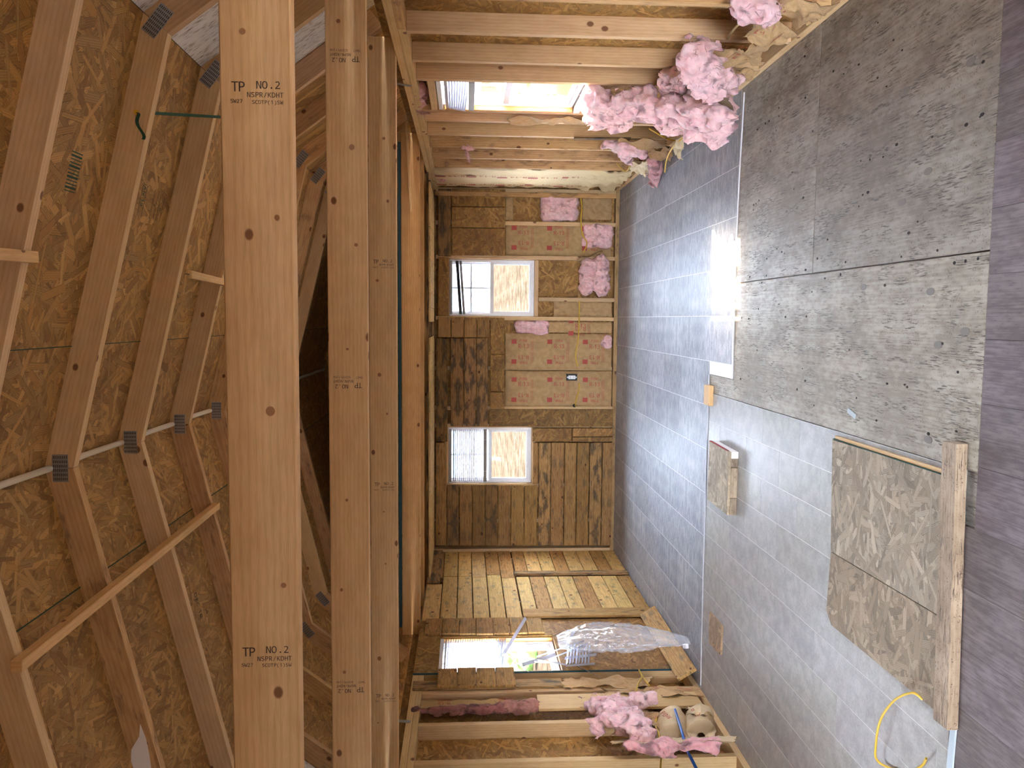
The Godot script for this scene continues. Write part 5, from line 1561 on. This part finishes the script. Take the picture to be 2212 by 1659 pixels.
# ------------------------------------------------------------------ things on the floor
func make_floor_things():
	# two chipboard offcuts side by side
	var mk := func(called: String, label: String, pts: Array, y0: float, y1: float, mat: Material, tint: Color) -> MeshInstance3D:
		var c := Vector2.ZERO
		for q in pts:
			c += q / pts.size()
		var o := base(called, Vector3(c.x, y0, c.y))
		tag(o, label, "board")
		var poly := []
		for q in pts:
			poly.append(Vector2(q.x - c.x, -(q.y - c.y)))
		var m := prism(o, "panel", poly, 0.0, y1 - y0, mat, tint, Vector2.RIGHT)
		m.transform = Transform3D(Basis(Vector3.RIGHT, -PI / 2), Vector3(0, 0, 0)) * m.transform
		return m
	mk.call("chipboard_offcut", "grey chipboard sheet on the floor with a green painted edge", [Vector2(0.062, -3.215), Vector2(0.067, -2.41), Vector2(-0.386, -2.41), Vector2(-0.4, -3.19)], 0.001, 0.014, M.osb_grey, Color(0.8, 0.77, 0.74))
	mk.call("chipboard_offcut", "brown chipboard sheet with a cut corner, left of the crack", [Vector2(-0.404, -3.19), Vector2(-0.39, -2.41), Vector2(-0.7, -2.402), Vector2(-0.704, -3.16), Vector2(-0.66, -3.21)], 0.001, 0.013, M.osb_grey, Color(0.72, 0.66, 0.6))
	var eo := base("painted_strip", Vector3(0.066, 0.001, -2.8))
	tag(eo, "thin pale wood sliver beside the grey chipboard sheet", "strip")
	bx(eo, "strip", Vector3(0.002, 0.0, -0.4), Vector3(0.016, 0.01, 0.36), M.pine, Color(1, 0.94, 0.82))
	bx(eo, "paint_line", Vector3(-0.001, 0.0, -0.41), Vector3(0.002, 0.0138, 0.39), M.ink_green, Color(1, 1.2, 1.3), 2, 0.0)
	# the board along the step
	var b := base("threshold_board", Vector3(-0.26, 0.001, -2.36))
	tag(b, "weathered two-by-four lying along the edge of the dark floor", "board")
	bar(b, "timber", Vector3(0.44, 0.0195, -0.018), Vector3(-0.45, 0.0195, 0.01), 0.076, 0.036, Vector3(0, 0, 1), M.plywood, Color(0.72, 0.58, 0.46))
	bar(b, "paint_line", Vector3(0.27, 0.02, -0.053), Vector3(-0.13, 0.02, -0.036), 0.012, 0.024, Vector3(0, 0, 1), M.blue_paint)
	bar(b, "paint_line", Vector3(-0.14, 0.02, -0.036), Vector3(-0.44, 0.02, -0.026), 0.012, 0.022, Vector3(0, 0, 1), M.pallet, Color(0.7, 0.6, 0.5))
	var cs := base("pale_strip", Vector3(-0.78, 0.001, -2.33))
	tag(cs, "pale grey strip continuing past the two-by-four at the floor's edge", "strip")
	bar(cs, "strip", Vector3(0.12, 0.004, 0.0), Vector3(-0.6, 0.004, -0.035), 0.03, 0.006, Vector3(0, 0, 1), M.pale_strip)
	# thick block: chipboard top on two-by-fours
	var bl := base("wood_block", Vector3(-0.36, 0.001, -4.57))
	tag(bl, "thick block of chipboard on two-by-fours near the cut vinyl edge", "block")
	bx(bl, "top_panel", Vector3(-0.18, 0.04, -0.18), Vector3(0.18, 0.054, 0.19), M.osb_grey, Color(1.05, 0.98, 0.92), 0)
	bx(bl, "end_timber", Vector3(-0.18, 0.0, 0.152), Vector3(-0.085, 0.04, 0.19), M.plywood, Color(0.62, 0.52, 0.42), 2)
	bx(bl, "end_timber", Vector3(-0.083, 0.0, 0.152), Vector3(0.09, 0.04, 0.19), M.plywood, Color(0.75, 0.62, 0.5), 0)
	bx(bl, "end_timber", Vector3(0.092, 0.0, 0.152), Vector3(0.142, 0.04, 0.19), M.plywood, Color(0.55, 0.46, 0.38), 2)
	bx(bl, "side_timber", Vector3(0.142, 0.0, -0.18), Vector3(0.18, 0.04, 0.19), M.white_paint, Color(0.95, 0.92, 0.9), 2)
	bx(bl, "paint_line", Vector3(0.1805, 0.04, -0.18), Vector3(0.182, 0.0545, 0.15), M.red_paint, Color.WHITE, 2, 0.0)
	bl.rotation.y = -0.02
	mk.call("chipboard_offcut", "small chipboard square on the left floor covering", [Vector2(-1.25, -4.546), Vector2(-1.428, -4.55), Vector2(-1.448, -4.775), Vector2(-1.252, -4.78)], 0.001, 0.013, M.osb_grey, Color(1, 0.84, 0.68))
	var wb := base("wood_block", Vector3(0.085, 0.0, -4.91))
	tag(wb, "small pale wood block at the notch in the vinyl edge", "block")
	bx(wb, "block", Vector3(-0.062, 0.0, -0.055), Vector3(0.062, 0.03, 0.05), M.pine, Color(1, 0.92, 0.8))
	# yellow wire loop
	var t := tube(self, "wire_loop", [Vector3(-0.684, 0.03, -2.463), Vector3(-0.674, 0.05, -2.492), Vector3(-0.747, 0.06, -2.583), Vector3(-0.864, 0.06, -2.665), Vector3(-0.988, 0.05, -2.703), Vector3(-1.039, 0.03, -2.724), Vector3(-1.047, 0.01, -2.695), Vector3(-0.995, 0.006, -2.57), Vector3(-0.914, 0.02, -2.468), Vector3(-0.863, 0.03, -2.426)], 0.0042, M.yellow_wire, Color(0.85, 0.86, 0.8), 8, 7)
	tag(t, "loop of yellow cable standing on the left floor by the two-by-four", "cable")
	# paint patch and a few chips of debris on the plywood
	var ch := base("vinyl_scrap", Vector3(0.187, 0.001, -3.084))
	tag(ch, "sliver of pale blue-grey vinyl stuck to the plywood", "scrap")
	put(ch, "scrap", board_mesh(Vector3(0.07, 0.002, 0.02), Color(1, 1, 1), 0, 0.0), M.pale_strip, Transform3D(Basis(Vector3.UP, 1.3), Vector3(0, 0.001, 0)))
